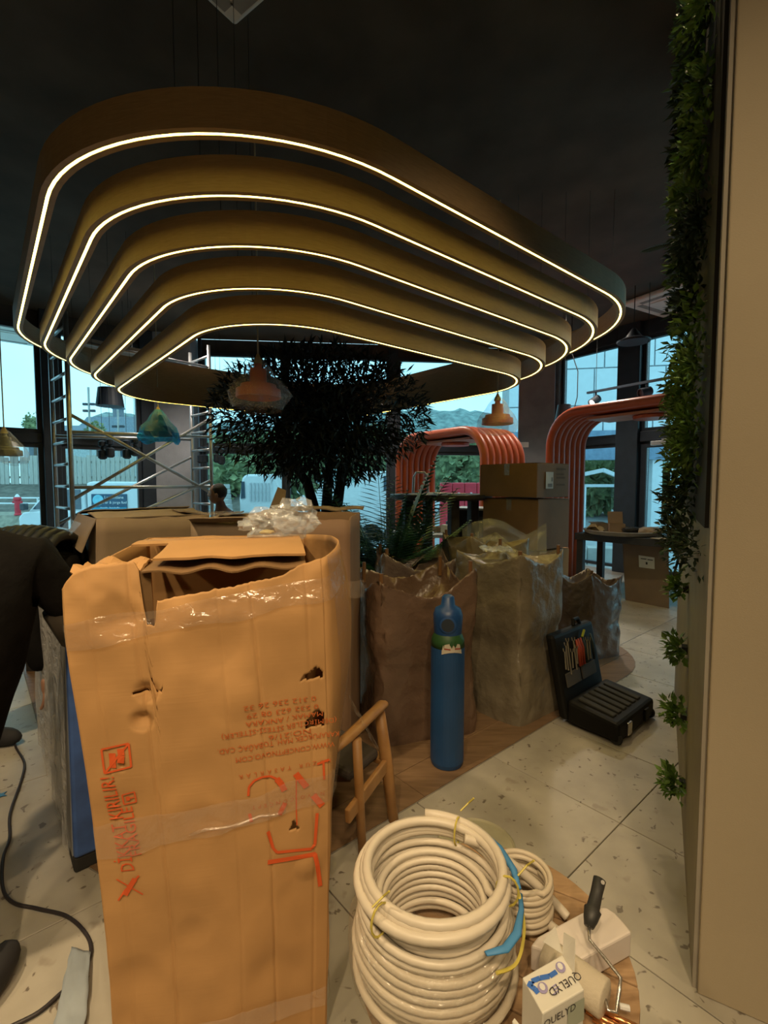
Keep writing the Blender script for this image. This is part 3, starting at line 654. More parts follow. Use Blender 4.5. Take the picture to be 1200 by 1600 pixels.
for i, a in enumerate(((690, 726, 24, 1.3, 1.5), (728, 724, 26, 1.4, 1.6), (762, 730, 23, 1.3, 1.4), (360, 735, 22, 1.6, 1.5), (330, 745, 20, 1.2, 1.2), (400, 728, 26, 1.8, 1.7), (52, 668, 30, .55, .9), (150, 680, 34, .7, .9), (455, 722, 26, 1.8, 1.8), (930, 760, 24, 2.0, 1.2), (1020, 765, 24, 2.2, 1.0), (965, 735, 30, 2.2, 1.4), (590, 715, 28, 2, 1.6))):
    bush(*a, ['left of three trees behind the left arch', 'middle of three trees behind the left arch', 'right of three trees behind the left arch', 'green tree outside beside the pale steps', 'low shrub outside behind the seated man', 'green tree outside right of the pale steps', 'sparse young tree left of the wide black post', 'small tree before the long slate roof', 'green tree outside behind the lorry cab', 'shrub outside behind the right glazing', 'low shrub outside behind the glass door', 'tall tree outside beyond the right arch', 'tree outside behind the indoor palm'][i], i)
# street lamps
for px, yt, lab in ((138, 605, 'tall grey street lamp with clustered heads outside'), (184, 640, 'grey street lamp post before the slate roof outside')):
    c = at(px, yt, 26); t = thing('street_lamp', (c.x, 26, GZ), lab, 'street lamp')
    b = MB(); b.tube([(c.x, 26, GZ), (c.x, 26, c.z)], .06, 6); b.build('pole', m_conc, t)
    for s in (-1, 1):
        for dz in (0, .5): b = MB(); b.box((c.x+s*.2, 26, c.z-.9-dz*.7), (.22, .14, .12)); b.build('lamp_head', m_frame, t)
# white clad building at the right, seen through the right glazing
m_clad = M('clad_white', (.62, .70, .74), .6, var=.04)
wb = thing('white_building', (9, 16, GZ), 'white panel clad building beyond the right glazing', 'building')
A, Bv = Vector((4.9, 19, 0)), Vector((.985, -.17, 0))
b = MB(); nB = Vector((.17, .985, 0)); b.prism([A+nB*.06, A+Bv*14+nB*.06, A+Bv*14+nB*4, A+nB*4], (0, 0, 3.4), (0, 0, 14)); b.build('wall', M('joint_grey', (.36, .4, .43), .8), wb)
rows = [3.42, 4.4, 5.8, 7.2, 8.6, 10.0, 11.5]
for r_ in range(6):
    x = -.0 - (r_ % 2)*.6
    while x < 14:
        wdt = 1.25 if r_ % 2 else 1.75
        a0, a1 = max(0, x), min(14, x+wdt-.05)
        if a1-a0 > .1:
            b = MB(); b.prism([A+Bv*a0, A+Bv*a1, A+Bv*a1+nB*.05, A+Bv*a0+nB*.05], (0, 0, rows[r_]), (0, 0, rows[r_+1]-.05)); b.build('panel', m_clad, wb)
        x += wdt
b = MB(); b.prism([A-nB*.3, A+Bv*14-nB*.3, A+Bv*14, A], (0, 0, 2.3), (0, 0, 3.4)); b.build('fascia', M('fascia_blue', (.16, .25, .36), .5), wb)
for x in (1.0, 5.2, 9.5):
    b = MB(); b.prism([A+Bv*x-nB*.2, A+Bv*(x+.35)-nB*.2, A+Bv*(x+.35)+nB*.2, A+Bv*x+nB*.2], (0, 0, GZ), (0, 0, 2.3)); b.build('column', m_clad, wb)
b = MB(); b.prism([Vector((6.6, 11.0, 0)), Vector((8.4, 10.2, 0)), Vector((8.7, 10.8, 0)), Vector((6.9, 11.6, 0))], (0, 0, GZ), (0, 0, 8)); b.build('near_pier', m_clad, wb)
pg = thing('pergola', (5.2, 13.4, GZ), 'white steel pergola outside the right glazing', 'pergola')
for i, (x, y) in enumerate(((4.6, 13.2), (5.1, 12.4), (6.6, 13.3), (6.1, 14.6))):
    b = MB(); b.bar((x, y, GZ), (x, y, 1.35), .07, .07); b.build('post', m_clad, pg)
b = MB(); b.bar((4.3, 13.3, 1.4), (5.6, 12.3, 1.75), .06, .1); b.bar((5.6, 12.3, 1.75), (7.0, 13.3, 1.4), .06, .1); b.build('beam', m_clad, pg)
b = MB(); b.bar((4.3, 13.3, 1.35), (7.0, 13.3, 1.35), .05, .08); b.build('tie', m_clad, pg)
for i in range(3):
    b = MB(); b.box((4.4+i*.7, 11.2, GZ+.25), (.62, .5, .45), R(-20)); tag(b.build('terrace_block', m_conc, bevel=.02), 'pale terrace block outside the right glazing, %s from the left' % ('first', 'second', 'third', 'fourth', 'fifth')[i], 'block', 'terrace blocks outside')
# ================================================================ middle distance
m_orange = M('orange_lacquer', (.50, .105, .045), .38, var=.06)
m_steel = M('galvanised', (.42, .43, .44), .35, .75, var=.15)
m_cord = M('cord_pale', (.5, .42, .28), .6)
m_card = card('cardboard', (.45, .25, .10)); m_cardd = card('cardboard_grey', (.27, .20, .135)); m_cards = card('cardboard_brown', (.25, .155, .095))
m_film = film('clear_film', (.92, .93, .95), .10, .13, 22, .7)
m_film2 = film('clear_bag', (.95, .96, .98), .18, .06, 14, .4, .2, (.8, .85, .9))
# --- orange tube arches
SD, ND = Vector((.55, -.835, 0)).normalized(), Vector((.835, .55, 0)).normalized()
def arch(L, W, H, nr, label):
    t = thing('tube_arch_booth', L + SD*W/2 + ND*.38, label, 'booth', group='orange tube arches')
    rr = .058; rad = .42
    for i in range(nr):
        o = L + ND*(i*.113)
        pts = [o + Vector((0, 0, z)) for z in (.0, .5, 1.0, H-rad)]
        pts += [o + SD*(rad-rad*math.cos(a)) + Vector((0, 0, H-rad+rad*math.sin(a))) for a in [R(q) for q in range(9, 90, 9)]]
        pts += [o + SD*s + Vector((0, 0, H)) for s in (rad, W/2, W-rad)]
        pts += [o + SD*(W-rad+rad*math.sin(a)) + Vector((0, 0, H-rad+rad*math.cos(a))) for a in [R(q) for q in range(9, 90, 9)]]
        pts += [o + SD*W + Vector((0, 0, z)) for z in (H-rad, 1.0, .5, 0)]
        b = MB(); b.tube(pts, rr, 10); b.build('tube', m_orange, t, smooth=True)
    for sx in (0, W):
        b = MB(); b.bar(L+SD*sx+Vector((0, 0, H-rad-.12))-ND*.03, L+SD*sx+ND*(.113*(nr-1)+.03)+Vector((0, 0, H-rad-.12)), .05, .05); b.build('cross_bar', m_orange, t)
    c = L+SD*W/2+ND*.35; c.z = H-.1
    b = MB(); b.bar(c-SD*W*.3, c+SD*W*.3, .5, .03); b.build('roof_board', M('orange_pale', (.5, .2, .13), .5), t)
    b = MB(); b.lathe([(.2, 0), (.21, .03), (.19, .05)], c-Vector((0, 0, .06)), 24); b.build('ceiling_lamp', m_orange, t)
    return t
arch(Vector((.24, 7.75, 0)), 1.9, 2.12, 7, 'orange arch of parallel tubes standing by the back glazing')
arch(Vector((2.22, 6.45, 0)), 2.3, 2.32, 7, 'larger orange arch of parallel tubes beside the green wall')
# --- scaffold tower
sa, sb, sc_, sd_ = Vector((-4.03, 5.9, 0)), Vector((-3.52, 5.42, 0)), Vector((-2.82, 7.1, 0)), Vector((-2.41, 6.72, 0))
scf = thing('scaffold_tower', (-3.2, 6.3, 0), 'galvanised scaffold tower with ladder frames left of the tree', 'scaffold')
SH = 3.3
for p in (sa, sb, sc_, sd_):
    b = MB(); b.tube([p+Vector((0, 0, .12)), p+Vector((0, 0, SH))], .026, 10); q = b.build('upright', m_steel, scf, smooth=True)
    b = MB(); b.lathe([(.06, 0), (.06, .05), (.03, .06), (.03, .14)], p, 10); b.build('foot', MATS['tyre'], q)
for A_, B_ in ((sa, sb), (sc_, sd_)):
    for i in range(12):
        z = .35 + i*.255; b = MB(); b.tube([A_+Vector((0, 0, z)), B_+Vector((0, 0, z))], .018, 8); b.build('rung', m_steel, scf, smooth=True)
def br(p, z0, q, z1, r=.02):
    b = MB(); b.tube([p+Vector((0, 0, z0)), q+Vector((0, 0, z1))], r, 8); b.build('brace', m_steel, scf, smooth=True)
br(sb, 1.22, sd_, 2.3); br(sb, 2.18, sd_, 1.27); br(sb, 1.98, sd_, 2.05); br(sb, 1.36, sd_, 1.36); br(sa, 1.98, sc_, 2.05); br(sa, .9, sc_, 1.8); br(sb, .75, sd_, 1.45); br(sa, 3.0, sc_, 3.0); br(sb, 3.0, sd_, 3.0)
mid = sb.lerp(sd_, .5); b = MB()
b.prism([sa+(sc_-sa)*.04+Vector((0, 0, 3.02)), sb+(sd_-sb)*.04+Vector((0, 0, 3.02)), sb+(sd_-sb)*.5+Vector((0, 0, 3.02)), sa+(sc_-sa)*.5+Vector((0, 0, 3.02))], (0, 0, 0), (0, 0, .04)); b.build('deck_board', M('deck_grey', (.28, .25, .22), .8), scf)
# --- tree in planter
tp = Vector((-.55, 4.45, 0))
tr = thing('indoor_tree', tp, 'dark bushy indoor tree under the ring lamp', 'tree')
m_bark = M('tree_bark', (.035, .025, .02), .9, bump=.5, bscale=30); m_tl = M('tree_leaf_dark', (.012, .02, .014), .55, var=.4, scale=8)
b = MB(); b.lathe([(.3, 0), (.36, .02), (.4, .5), (.37, .52), (.36, .45)], tp, 28); b.build('planter', M('planter_dark', (.06, .055, .05), .7), tr)
tips = []
for dx, dy, h, tw in ((-.06, 0, 1.75, -.35), (.08, .03, 1.9, .2), (.0, .08, 1.85, .05)):
    pts = [tp + Vector((dx*.6, dy, .4)), tp+Vector((dx, dy, 1.0)), tp+Vector((dx+tw*.3, dy+.05, 1.4)), tp+Vector((dx+tw, dy+.1, h))]
    b = MB(); b.tube(pts, [.07, .06, .045, .03], 8); b.build('trunk', m_bark, tr, smooth=True); tips.append(pts[-1])
b = MB()
ctr_ = Vector((-.58, 4.5, 2.02))
for k in range(60):
    d = Vector((random.gauss(0, 1), random.gauss(0, 1), random.gauss(0, .75))).normalized()
    e = ctr_ + Vector((d.x*.82, d.y*.8, d.z*.55))*random.uniform(.55, 1.0); s = random.choice(tips)
    b.tube([s-Vector((0, 0, .2)), s.lerp(e, .5)+Vector((0, 0, .04)), e], [.012, .008, .003], 4)
b.build('branches', m_bark, tr)
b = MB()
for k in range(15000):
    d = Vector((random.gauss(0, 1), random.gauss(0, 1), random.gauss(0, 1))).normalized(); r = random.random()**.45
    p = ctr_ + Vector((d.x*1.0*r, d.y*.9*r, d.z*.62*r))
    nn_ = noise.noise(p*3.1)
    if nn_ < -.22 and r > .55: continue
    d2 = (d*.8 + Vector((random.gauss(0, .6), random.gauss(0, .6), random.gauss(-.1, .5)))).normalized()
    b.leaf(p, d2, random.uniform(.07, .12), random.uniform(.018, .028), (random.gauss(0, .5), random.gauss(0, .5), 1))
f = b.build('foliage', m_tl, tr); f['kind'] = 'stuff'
# --- palm
pp_ = Vector((.02, 4.0, 0)); pm = thing('potted_palm', pp_, 'dark green potted palm behind the wrapped bundles', 'palm')
m_palm = M('palm_green', (.03, .11, .05), .45, var=.35, scale=5)
b = MB(); b.lathe([(.13, 0), (.18, .3), (.19, .32), (.17, .32), (.16, .28)], pp_, 20); b.build('pot', MATS['planter_dark'], pm)
for k in range(46):
    a = k*2.4; tilt = random.uniform(.15, .75) if k else .1
    d = Vector((math.cos(a)*tilt, math.sin(a)*tilt*.8, 1)); b = MB()
    frond(b, pp_+Vector((0, 0, .3)), d, random.uniform(.7, 1.4), 34, .26, random.uniform(.5, 1.1)); b.build('frond', m_palm, pm)
# --- round high table, papers, steps
ht = Vector((.56, 4.75, 0)); T = thing('high_table', ht, 'round dark high table with papers on top', 'table')
m_dtable = M('table_dark', (.035, .03, .03), .5, var=.3); m_paper = M('paper_white', (.62, .62, .62), .8, var=.06)
b = MB(); b.lathe([(.45, 0), (.5, .015), (.5, .05), (.49, .055)], ht+Vector((0, 0, 1.245)), 36); b.build('table_top', m_dtable, T, bevel=.004)
for dx, dy in ((-.33, -.1), (.08, -.33), (.3, -.12), (-.1, .3)):
    b = MB(); b.box(ht+Vector((dx, dy, .62)), (.085, .085, 1.25), R(20)); b.build('leg', M('leg_dark', (.045, .04, .045), .6, var=.4, scale=12), T, bevel=.008)
for i, (dx, dy, a, w_) in enumerate(((-.18, -.12, .3, .34), (.1, -.05, -.4, .3), (-.05, .2, .8, .3))):
    b = MB(); b.box(ht+Vector((dx, dy, 1.303+.003*i)), (w_, .22, .003), a); tag(b.build('paper_sheet', m_paper), 'white paper sheet on the round high table, %s' % ('left one', 'right one', 'rear one')[i], 'paper', 'sheets on the high table')
ld = thing('step_ladder', (.45, 5.6, 0), 'slim aluminium step ladder behind the high table', 'ladder')
l0 = at(657, 745, 5.6)
for s in (-1, 1):
    b = MB(); b.tube([(l0.x+s*.17, 5.45, 0), (l0.x+s*.075, 5.6, l0.z)], .014, 8); b.build('rail', m_steel, ld)
    b = MB(); b.tube([(l0.x+s*.17, 6.0, 0), (l0.x+s*.09, 5.66, l0.z-.25)], .011, 8); b.build('rear_rail', m_steel, ld)
b = MB(); b.tube([(l0.x-.075, 5.6, l0.z), (l0.x-.05, 5.6, l0.z+.05), (l0.x+.05, 5.6, l0.z+.05), (l0.x+.075, 5.6, l0.z)], .012, 8); b.build('grab_bar', m_steel, ld)
for i in range(4):
    z = .28+i*.27; b = MB(); b.box((l0.x, 5.45+.15*z/l0.z, z), (.34-.2*z/l0.z*.9, .09, .025)); b.build('tread', m_steel, ld)
cb = thing('black_cabinet', (1.08, 5.3, 0), 'black cabinet with white sheets behind the high table', 'cabinet')
b = MB(); b.box((1.08, 5.3, .56), (.5, .45, 1.12), R(-20)); b.build('body', m_dtable, cb, bevel=.01)
b = MB(); b.box((1.08, 5.3, 1.13), (.54, .49, .02), R(-20)); b.build('top', M('cab_top', (.4, .42, .44), .4), cb)
b = MB(); b.box((1.02, 5.065, .8), (.36, .02, .5), R(-20)); dd = b.build('door', M('door_dark', (.05, .05, .055), .5), cb)
b = MB(); b.box((1.15, 5.02, .85), (.015, .03, .16), R(-20)); b.build('handle', m_steel, dd)
lt = thing('low_table', (.62, 6.3, 0), 'low white topped table cluttered with tools behind the high table', 'table')
b = MB(); b.box((.62, 6.3, .74), (1.0, .6, .04)); b.build('table_top', M('cab_top', (.4, .42, .44)), lt)
for sx in (-.45, .45):
    for sy in (-.25, .25): b = MB(); b.box((.62+sx, 6.3+sy, .36), (.05, .05, .72)); b.build('leg', m_dtable, lt)
for i in range(9):
    x, y = .25+.09*i, 6.12+.3*((i*37 % 10)/10); s = .05+.03*((i*13) % 4)
    b = MB(); b.box((x, y, .765+s/2), (.07, .1, s), i*.7); tag(b.build('parts_box', [m_paper, m_dtable, m_cards][i % 3], bevel=.008), ['white', 'black', 'brown'][i % 3]+' small parts box on the low table, %s from its left end' % ('first', 'second', 'third', 'fourth', 'fifth', 'sixth', 'seventh', 'eighth', 'ninth')[i], 'box', 'small boxes on the low table')
# --- stacked cartons by the right arch
def carton(c, d, rz, label, mat, flaps=True, tape=True, nm='carton'):
    t = thing(nm, (c[0], c[1], c[2]-d[2]/2), label, 'box', rz=rz, group='cartons')
    b = MB(); b.box((0, 0, d[2]/2-.002), (d[0], d[1], d[2]-.004)); b.build('body', mat, t, local=True, bevel=.006)
    for s in (-1, 1):
        b = MB(); b.box((0, s*d[1]/4, d[2]-.001), (d[0]-.004, d[1]/2-.004, .004)); b.build('flap', mat, t, local=True)
    if tape:
        b = MB(); b.box((0, 0, d[2]+.0015), (d[0]+.002, .055, .001)); b.build('tape', m_film, t, local=True)
        for s in (-1, 1): b = MB(); b.box((s*(d[0]/2+.001), 0, d[2]-.05), (.001, .055, .1)); b.build('tape', m_film, t, local=True)
    return t
cs = at(844, 723, 4.05)
rz = R(-33); cc = Vector((1.32, 4.05, 0)); ca, sa_ = math.cos(rz), math.sin(rz)
fx, fy = Vector((ca, sa_, 0)), Vector((-sa_, ca, 0))
near = at(844, 750, 4.0); near.z = 0
W_, D_ = .50, .40
# near corner between a left face (running back-left) and a right face (running back-right)
dl, dr_ = Vector((-.72, .69, 0)).normalized(), Vector((.80, .6, 0)).normalized()
def corner_box(nc, wl, wr, z0, z1, label, mat, nm='carton'):
    c = nc + dl*wl/2 + dr_*wr/2
    return carton((c.x, c.y, (z0+z1)/2), (wr, wl, z1-z0), math.atan2(dr_.y, dr_.x), label, mat, nm=nm)
t1 = corner_box(near, .62, .46, 1.285, 1.575, 'brown shipping carton with white label, topmost of its stack by the orange arch', m_cards)
corner_box(near+Vector((.02, .02, 0)), .60, .46, .84, 1.27, 'tall brown carton in the stack, second from the top by the orange arch', m_cards)
corner_box(near+Vector((.05, .06, 0)), .54, .44, 0, .825, 'bottom carton of the stack by the orange arch, mostly hidden', m_card)
lab0 = near + dr_*.10 - Vector((-dr_.y, dr_.x, 0))*-.0; nf = Vector((dr_.y, -dr_.x, 0))
def onface(s, z): return near + dr_*s + nf*.0135 + Vector((0, 0, z))
b = MB(); b.add([onface(.06, 1.36), onface(.165, 1.36), onface(.165, 1.50), onface(.06, 1.50)], [(0, 1, 2, 3)]); lb = b.build('shipping_label', m_paper, t1, solid=.001)
b = MB()
for z in (1.375, 1.385, 1.395): b.add([onface(.085, z)+nf*.002, onface(.15, z)+nf*.002, onface(.15, z+.005)+nf*.002, onface(.085, z+.005)+nf*.002], [(0, 1, 2, 3)])
for k in range(7): b.add([onface(.135+.003*k, 1.42)+nf*.002, onface(.1365+.003*k, 1.42)+nf*.002, onface(.1365+.003*k, 1.455)+nf*.002, onface(.135+.003*k, 1.455)+nf*.002], [(0, 1, 2, 3)])
b.build('print', MATS['tyre'], lb)
for z, ln in ((1.52, .14), (1.475, .11), (1.445, .13), (1.385, .13)):
    b = MB(); n_ = 8
    for k in range(n_): b.add([onface(.21+ln*k/n_, z), onface(.21+ln*(k+.7)/n_, z), onface(.21+ln*(k+.7)/n_, z+.014), onface(.21+ln*k/n_, z+.014)], [(0, 1, 2, 3)])
    b.build('print', M('print_brown', (.14, .085, .05), .8), t1)
# --- right table with clutter
TA = Vector((2.40, 6.02, 0)); TD = Vector((.66, -.75, 0)).normalized(); TN = Vector((.75, .66, 0)).normalized()
tb_ = thing('work_table', TA+TD*.7+TN*.35, 'long dark work table inside the right orange arch', 'table')
b = MB(); b.prism([TA, TA+TD*1.5, TA+TD*1.5+TN*.7, TA+TN*.7], (0, 0, .70), (0, 0, .785)); b.build('table_top', M('table_black', (.03, .032, .04), .5), tb_, bevel=.006)
for s, n_ in ((.06, .06), (.06, .62), (1.42, .06), (1.42, .62)):
    p = TA+TD*s+TN*n_; b = MB(); b.box((p.x, p.y, .35), (.08, .08, .7), math.atan2(TD.y, TD.x)); b.build('leg', MATS['table_black'], tb_, bevel=.005)
cpn = thing('cardboard_sheet_upright', TA+TD*.6, 'flat brown carton panel leaning upright against the work table', 'cardboard')
p0, p1 = on(979, 938), on(1046, 951)
q0, q1 = at(974, 851, p0.y+.06), at(1045, 856, p1.y+.06); q0.z = q1.z = .70
b = MB(); nn = Vector((-.3, .9, 0)).normalized()*.02; b.hexa([p0, p1, p1+nn, p0+nn, q0, q1, q1+nn, q0+nn]); b.build('board', card('cardboard_dull', (.22, .16, .115)), cpn, bevel=.004)
def onp(u, v, o=.006): return (p0*(1-u)+p1*u)*(1-v) + (q0*(1-u)+q1*u)*v + Vector((.3, -.9, 0)).normalized()*o
b = MB(); b.add([onp(.33, .60), onp(.68, .60), onp(.68, .79), onp(.33, .80)], [(0, 1, 2, 3)]); lb = b.build('sheet_label', m_paper, cpn, solid=.001)
b = MB(); b.add([onp(.37, .74, .009), onp(.50, .74, .009), onp(.50, .755, .009), onp(.37, .755, .009)], [(0, 1, 2, 3)]); b.add([onp(.52, .735, .009), onp(.64, .735, .009), onp(.64, .75, .009), onp(.52, .75, .009)], [(0, 1, 2, 3)])
b.add([onp(.48, .66, .009), onp(.52, .66, .009), onp(.52, .70, .009), onp(.48, .70, .009)], [(0, 1, 2, 3)]); b.build('print', MATS['tyre'], lb)
def tt(s, n_, z=.785): p = TA+TD*s+TN*n_; p.z = z; return p
b = MB(); c = tt(.45, .33); b.lathe([(.40, 0), (.43, .01), (.45, .05), (.44, .055), (.42, .03), (.0, .028)], c, 40); tag(b.build('round_tray', M('tray_grey', (.3, .28, .26), .5), smooth=False), 'big round grey tray on the work table', 'tray')
def opencarton(c, d, rz, lab, lid=.16, mat=m_cardd):
    t = thing('small_carton', c, lab, 'box', rz=rz)
    x, y, z = d[0]/2, d[1]/2, d[2]
    for nm_, cc_, dd_ in (('wall', (0, -y, z/2), (d[0], .005, z)), ('wall', (0, y, z/2), (d[0], .005, z)), ('wall', (-x, 0, z/2), (.005, d[1], z)), ('wall', (x, 0, z/2), (.005, d[1], z)), ('base', (0, 0, .003), (d[0], d[1], .006))):
        b = MB(); b.box(cc_, dd_); b.build(nm_, mat, t, local=True)
    b = MB(); b.add([(-x, y, z), (x, y, z), (x, y+.05, z+lid), (-x, y+.05, z+lid)], [(0, 1, 2, 3)]); b.build('lid_flap', mat, t, local=True, solid=.004)
c = tt(.42, .22, .815); opencarton(c, (.17, .13, .10), R(-15), 'small open carton with raised flap on the grey tray', .14, card('cardboard_pink', (.34, .25, .19)))
c = tt(.22, .25, .815); opencarton(c, (.2, .14, .09), R(10), 'shallow brown carton left of the open one on the tray', .01)
b = MB(); c = tt(.62, .2, .815); b.blob(c+Vector((0, 0, .035)), (.12, .09, .035), 3, .5, 3, 4); tag(b.build('black_cloth', M('cloth_black', (.02, .02, .022), .8), smooth=True), 'crumpled black cloth on the grey tray', 'cloth')
b = MB(); c = tt(.80, .25, .80); b.blob(c+Vector((0, 0, .05)), (.14, .10, .05), 3, .5, 3, 9); tag(b.build('paper_bag', M('bag_paper', (.42, .34, .28), .8), smooth=True), 'crumpled pale paper bag at the tray edge', 'bag')
c = tt(.06, .12, .79); b = MB(); b.grid(lambda u, v: c + TD*(u*.24) + TN*(v*.2) + Vector((0, 0, .03+.05*noise.noise(Vector((u*3, v*3, 2)))*1.5+.05*u*(1-u)*4)), 8, 8); tag(b.build('paper_wrap', M('kraft_pale', (.5, .42, .3), .8), smooth=False, solid=.002), 'crumpled pale wrapping paper at the table end', 'paper')
for i, (s, n_, a, w_) in enumerate(((1.0, .06, .2, .28), (1.12, .2, -.5, .2), (1.25, .1, .5, .22))):
    b = MB(); b.box(tt(s, n_+.05, .792+i*.004), (w_, .12, .004), a); tag(b.build('paper_sheet', M('kraft_pale', (.5, .42, .3))), 'beige paper sheet on the work table, %s' % ('left of three', 'middle of three', 'right of three')[i], 'paper', 'sheets on the work table')
for i, (s, n_, r_, h_, mm, lab) in enumerate(((1.0, .35, .06, .07, m_cardd, 'round brown tub on the work table'), (1.12, .4, .045, .06, m_paper, 'small white tub on the work table'), (1.22, .32, .085, .17, M('tub_beige', (.42, .36, .26), .6), 'beige canister on the work table beside the leaves'))):
    c = tt(s, n_); b = MB(); b.lathe([(r_*.9, 0), (r_, .01), (r_, h_*.8), (r_*1.04, h_*.8), (r_*1.04, h_), (r_*.9, h_)], c, 20); tag(b.build('tub', mm), lab, 'tub')
# --- dark chair behind the table
CH = Vector((4.05, 6.15, 0)); ch = thing('shell_chair', CH, 'dark shell chair with papers on its seat behind the work table', 'chair', rz=R(35))
b = MB(); b.grid(lambda u, v: Vector(((u-.5)*.52, -.25+.5*v, .42 + .14*abs(u-.5)*2*abs(u-.5)*2 + .3*max(0, v-.8)*5*(v-.8)*5*.3)), 12, 12); b.build('seat_shell', MATS['table_black'], ch, local=True, smooth=True, solid=.03)
for sx in (-.2, .2):
    for sy in (-.2, .2): b = MB(); b.tube([(sx*.8, sy*.8, .44), (sx*1.15, sy*1.15, 0)], [.018, .012], 8); b.build('leg', m_bark, ch, local=True)
for i, (a, dx, dy, mm) in enumerate(((.2, 0, 0, m_paper), (-.4, .05, .05, MATS['kraft_pale']), (.7, -.06, .03, m_cardd))):
    b = MB(); b.box((CH.x+dx, CH.y+dy, .60+.012*i), (.42, .3, .008), a); tag(b.build('catalogue', mm), ('white', 'beige', 'brown')[i]+' flat catalogue lying on the dark shell chair', 'catalogue', 'flat stack on the chair')
# --- pendants
def pend_profile(s): return [(r*s, z*s) for r, z in ((.02, 1.55), (.16, 1.52), (.17, 1.3), (.36, 1.27), (.38, .62), (.78, .58), (.82, .40), (.98, .37), (1.0, .02), (.95, 0), (.9, .3), (.1, .4))]
def pendant(c, s, shade, label, bag, bagsc=1.35, seed=1, canopyz=CEIL, bagcol=None):
    t = thing('pendant_lamp', c, label, 'lamp')
    b = MB(); b.lathe(pend_profile(s), c, 32); b.build('shade', shade, t)
    b = MB(); b.tube([c+Vector((0, 0, 1.5*s)), Vector((c.x, c.y, canopyz))], .006, 6); b.build('cord', m_cord, t)
    b = MB(); b.lathe([(.0, 1.95*s), (.008, 1.95*s), (.03, 1.62*s), (.032, 1.5*s)], c, 12); b.build('cord_grip', M('grip_yellow', (.55, .38, .12), .6), t)
    if bag:
        b = MB(); n = 28
        prof = [(.2, 1.75), (.55, 1.35), (.75, .95), (1.1, .55), (1.3, .15), (1.32, -.25), (1.15, -.5)]
        vs = []
        for j, (r_, z_) in enumerate(prof):
            for k in range(n):
                a = 2*math.pi*k/n; w_ = 1+ (.22 if bag != 2 else .1)*noise.noise(Vector((math.cos(a)*2, math.sin(a)*2, z_*1.5+seed)))
                zz = z_ - (.35*noise.noise(Vector((math.cos(a)*1.3, math.sin(a)*1.3, seed+3))) if j >= len(prof)-2 else 0)
                vs.append(c + Vector((r_*w_*math.cos(a), r_*w_*math.sin(a), zz))*s)
        fs = [(j*n+k, j*n+(k+1) % n, (j+1)*n+(k+1) % n, (j+1)*n+k) for j in range(len(prof)-1) for k in range(n)]
        b.add(vs, fs); 
        if bag == 2: b.add([c+Vector((0, 0, -.75*s))]+[v for v in vs[-n:]], [(0, k+1, (k+1) % n+1) for k in range(n)])
        wb_ = b.build('plastic_bag', bagcol or m_lbag, t, smooth=False); wb_['label'] = 'plastic bag still pulled over the shade'
    return t
m_lbag = film('lamp_bag', (.97, .98, 1.0), .2, .045, 10, .15, .3, (.9, .93, 1.0))
m_or2 = M('lamp_orange', (.75, .10, .02), .35, var=.1)
pc = at(404, 622, 3.45); pendant(pc, .158, m_or2, 'tiered orange pendant lamp in a clear bag left of the tree', 1, seed=2)
pc = at(777, 663, 4.3); pendant(pc, .138, M('lamp_rose', (.60, .06, .035), .4), 'tiered orange pendant lamp in a clear bag over the left arch', 2, seed=5)
pc = at(248, 680, 5.2); pendant(pc, .155, M('lamp_brown', (.22, .06, .05), .5), 'pendant lamp wrapped in a turquoise bag before the grey pillar', 1, seed=8, bagcol=film('teal_bag', (.25, .85, 1.0), .5, .05, 14, .4, .25, (.02, .30, .9)))
m_shade = M('shade_black', (.02, .03, .045), .5)
def drum(c, r0, r1, h, label):
    t = thing('pendant_lamp', c, label, 'lamp')
    b = MB(); b.lathe([(r1*.98, 0), (r1, 0), (r0, h), (r0*.3, h+.01), (r0*.3, h-.005), (r0*.95, h-.01), (r1*.97, .005)], c, 28); b.build('shade', m_shade, t)
    b = MB(); b.tube([c+Vector((0, 0, h)), Vector((c.x, c.y, CEIL))], .005, 6); b.build('cord', m_wire, t)
    b = MB(); b.lathe([(.02, 0), (.035, .03), (.03, .07), (.012, .09)], c+Vector((0, 0, .03)), 12); b.build('bulb', m_paper, t)
drum(at(172, 635, 7.2), .155, .19, .265, 'black drum pendant lamp behind the scaffold'); drum(at(881, 657, 6.6), .085, .12, .21, 'small black pendant lamp left of the right arch')
c = at(990, 535, 6.1); t = thing('pendant_lamp', c, 'flat dark saucer pendant lamp before the wide black post', 'lamp')
b = MB(); b.lathe([(.19, 0), (.195, .02), (.1, .06), (.03, .16), (.01, .18)], c, 28); b.build('shade', m_shade, t)
b = MB(); b.tube([c+Vector((0, 0, .17)), Vector((c.x, c.y, CEIL))], .006, 6); b.build('cord', m_wire, t)
pc = at(8, 712, 4.6); pendant(pc, .14, m_shade, 'dark pendant lamp in a clear bag at the left picture edge', 1, seed=12)
# loose cables hanging by the right glazing
b = MB(); pts = [at(893, 545, 7.0)+Vector((0, 0, 1.0))] + [at(x, y, 7.0) for x, y in ((893, 550), (903, 580), (902, 620), (893, 655))]; b.tube(pts, .007, 5); tag(b.build('hanging_cable', m_wire), 'thin dark cable hanging left of the spotlight rail', 'cable')
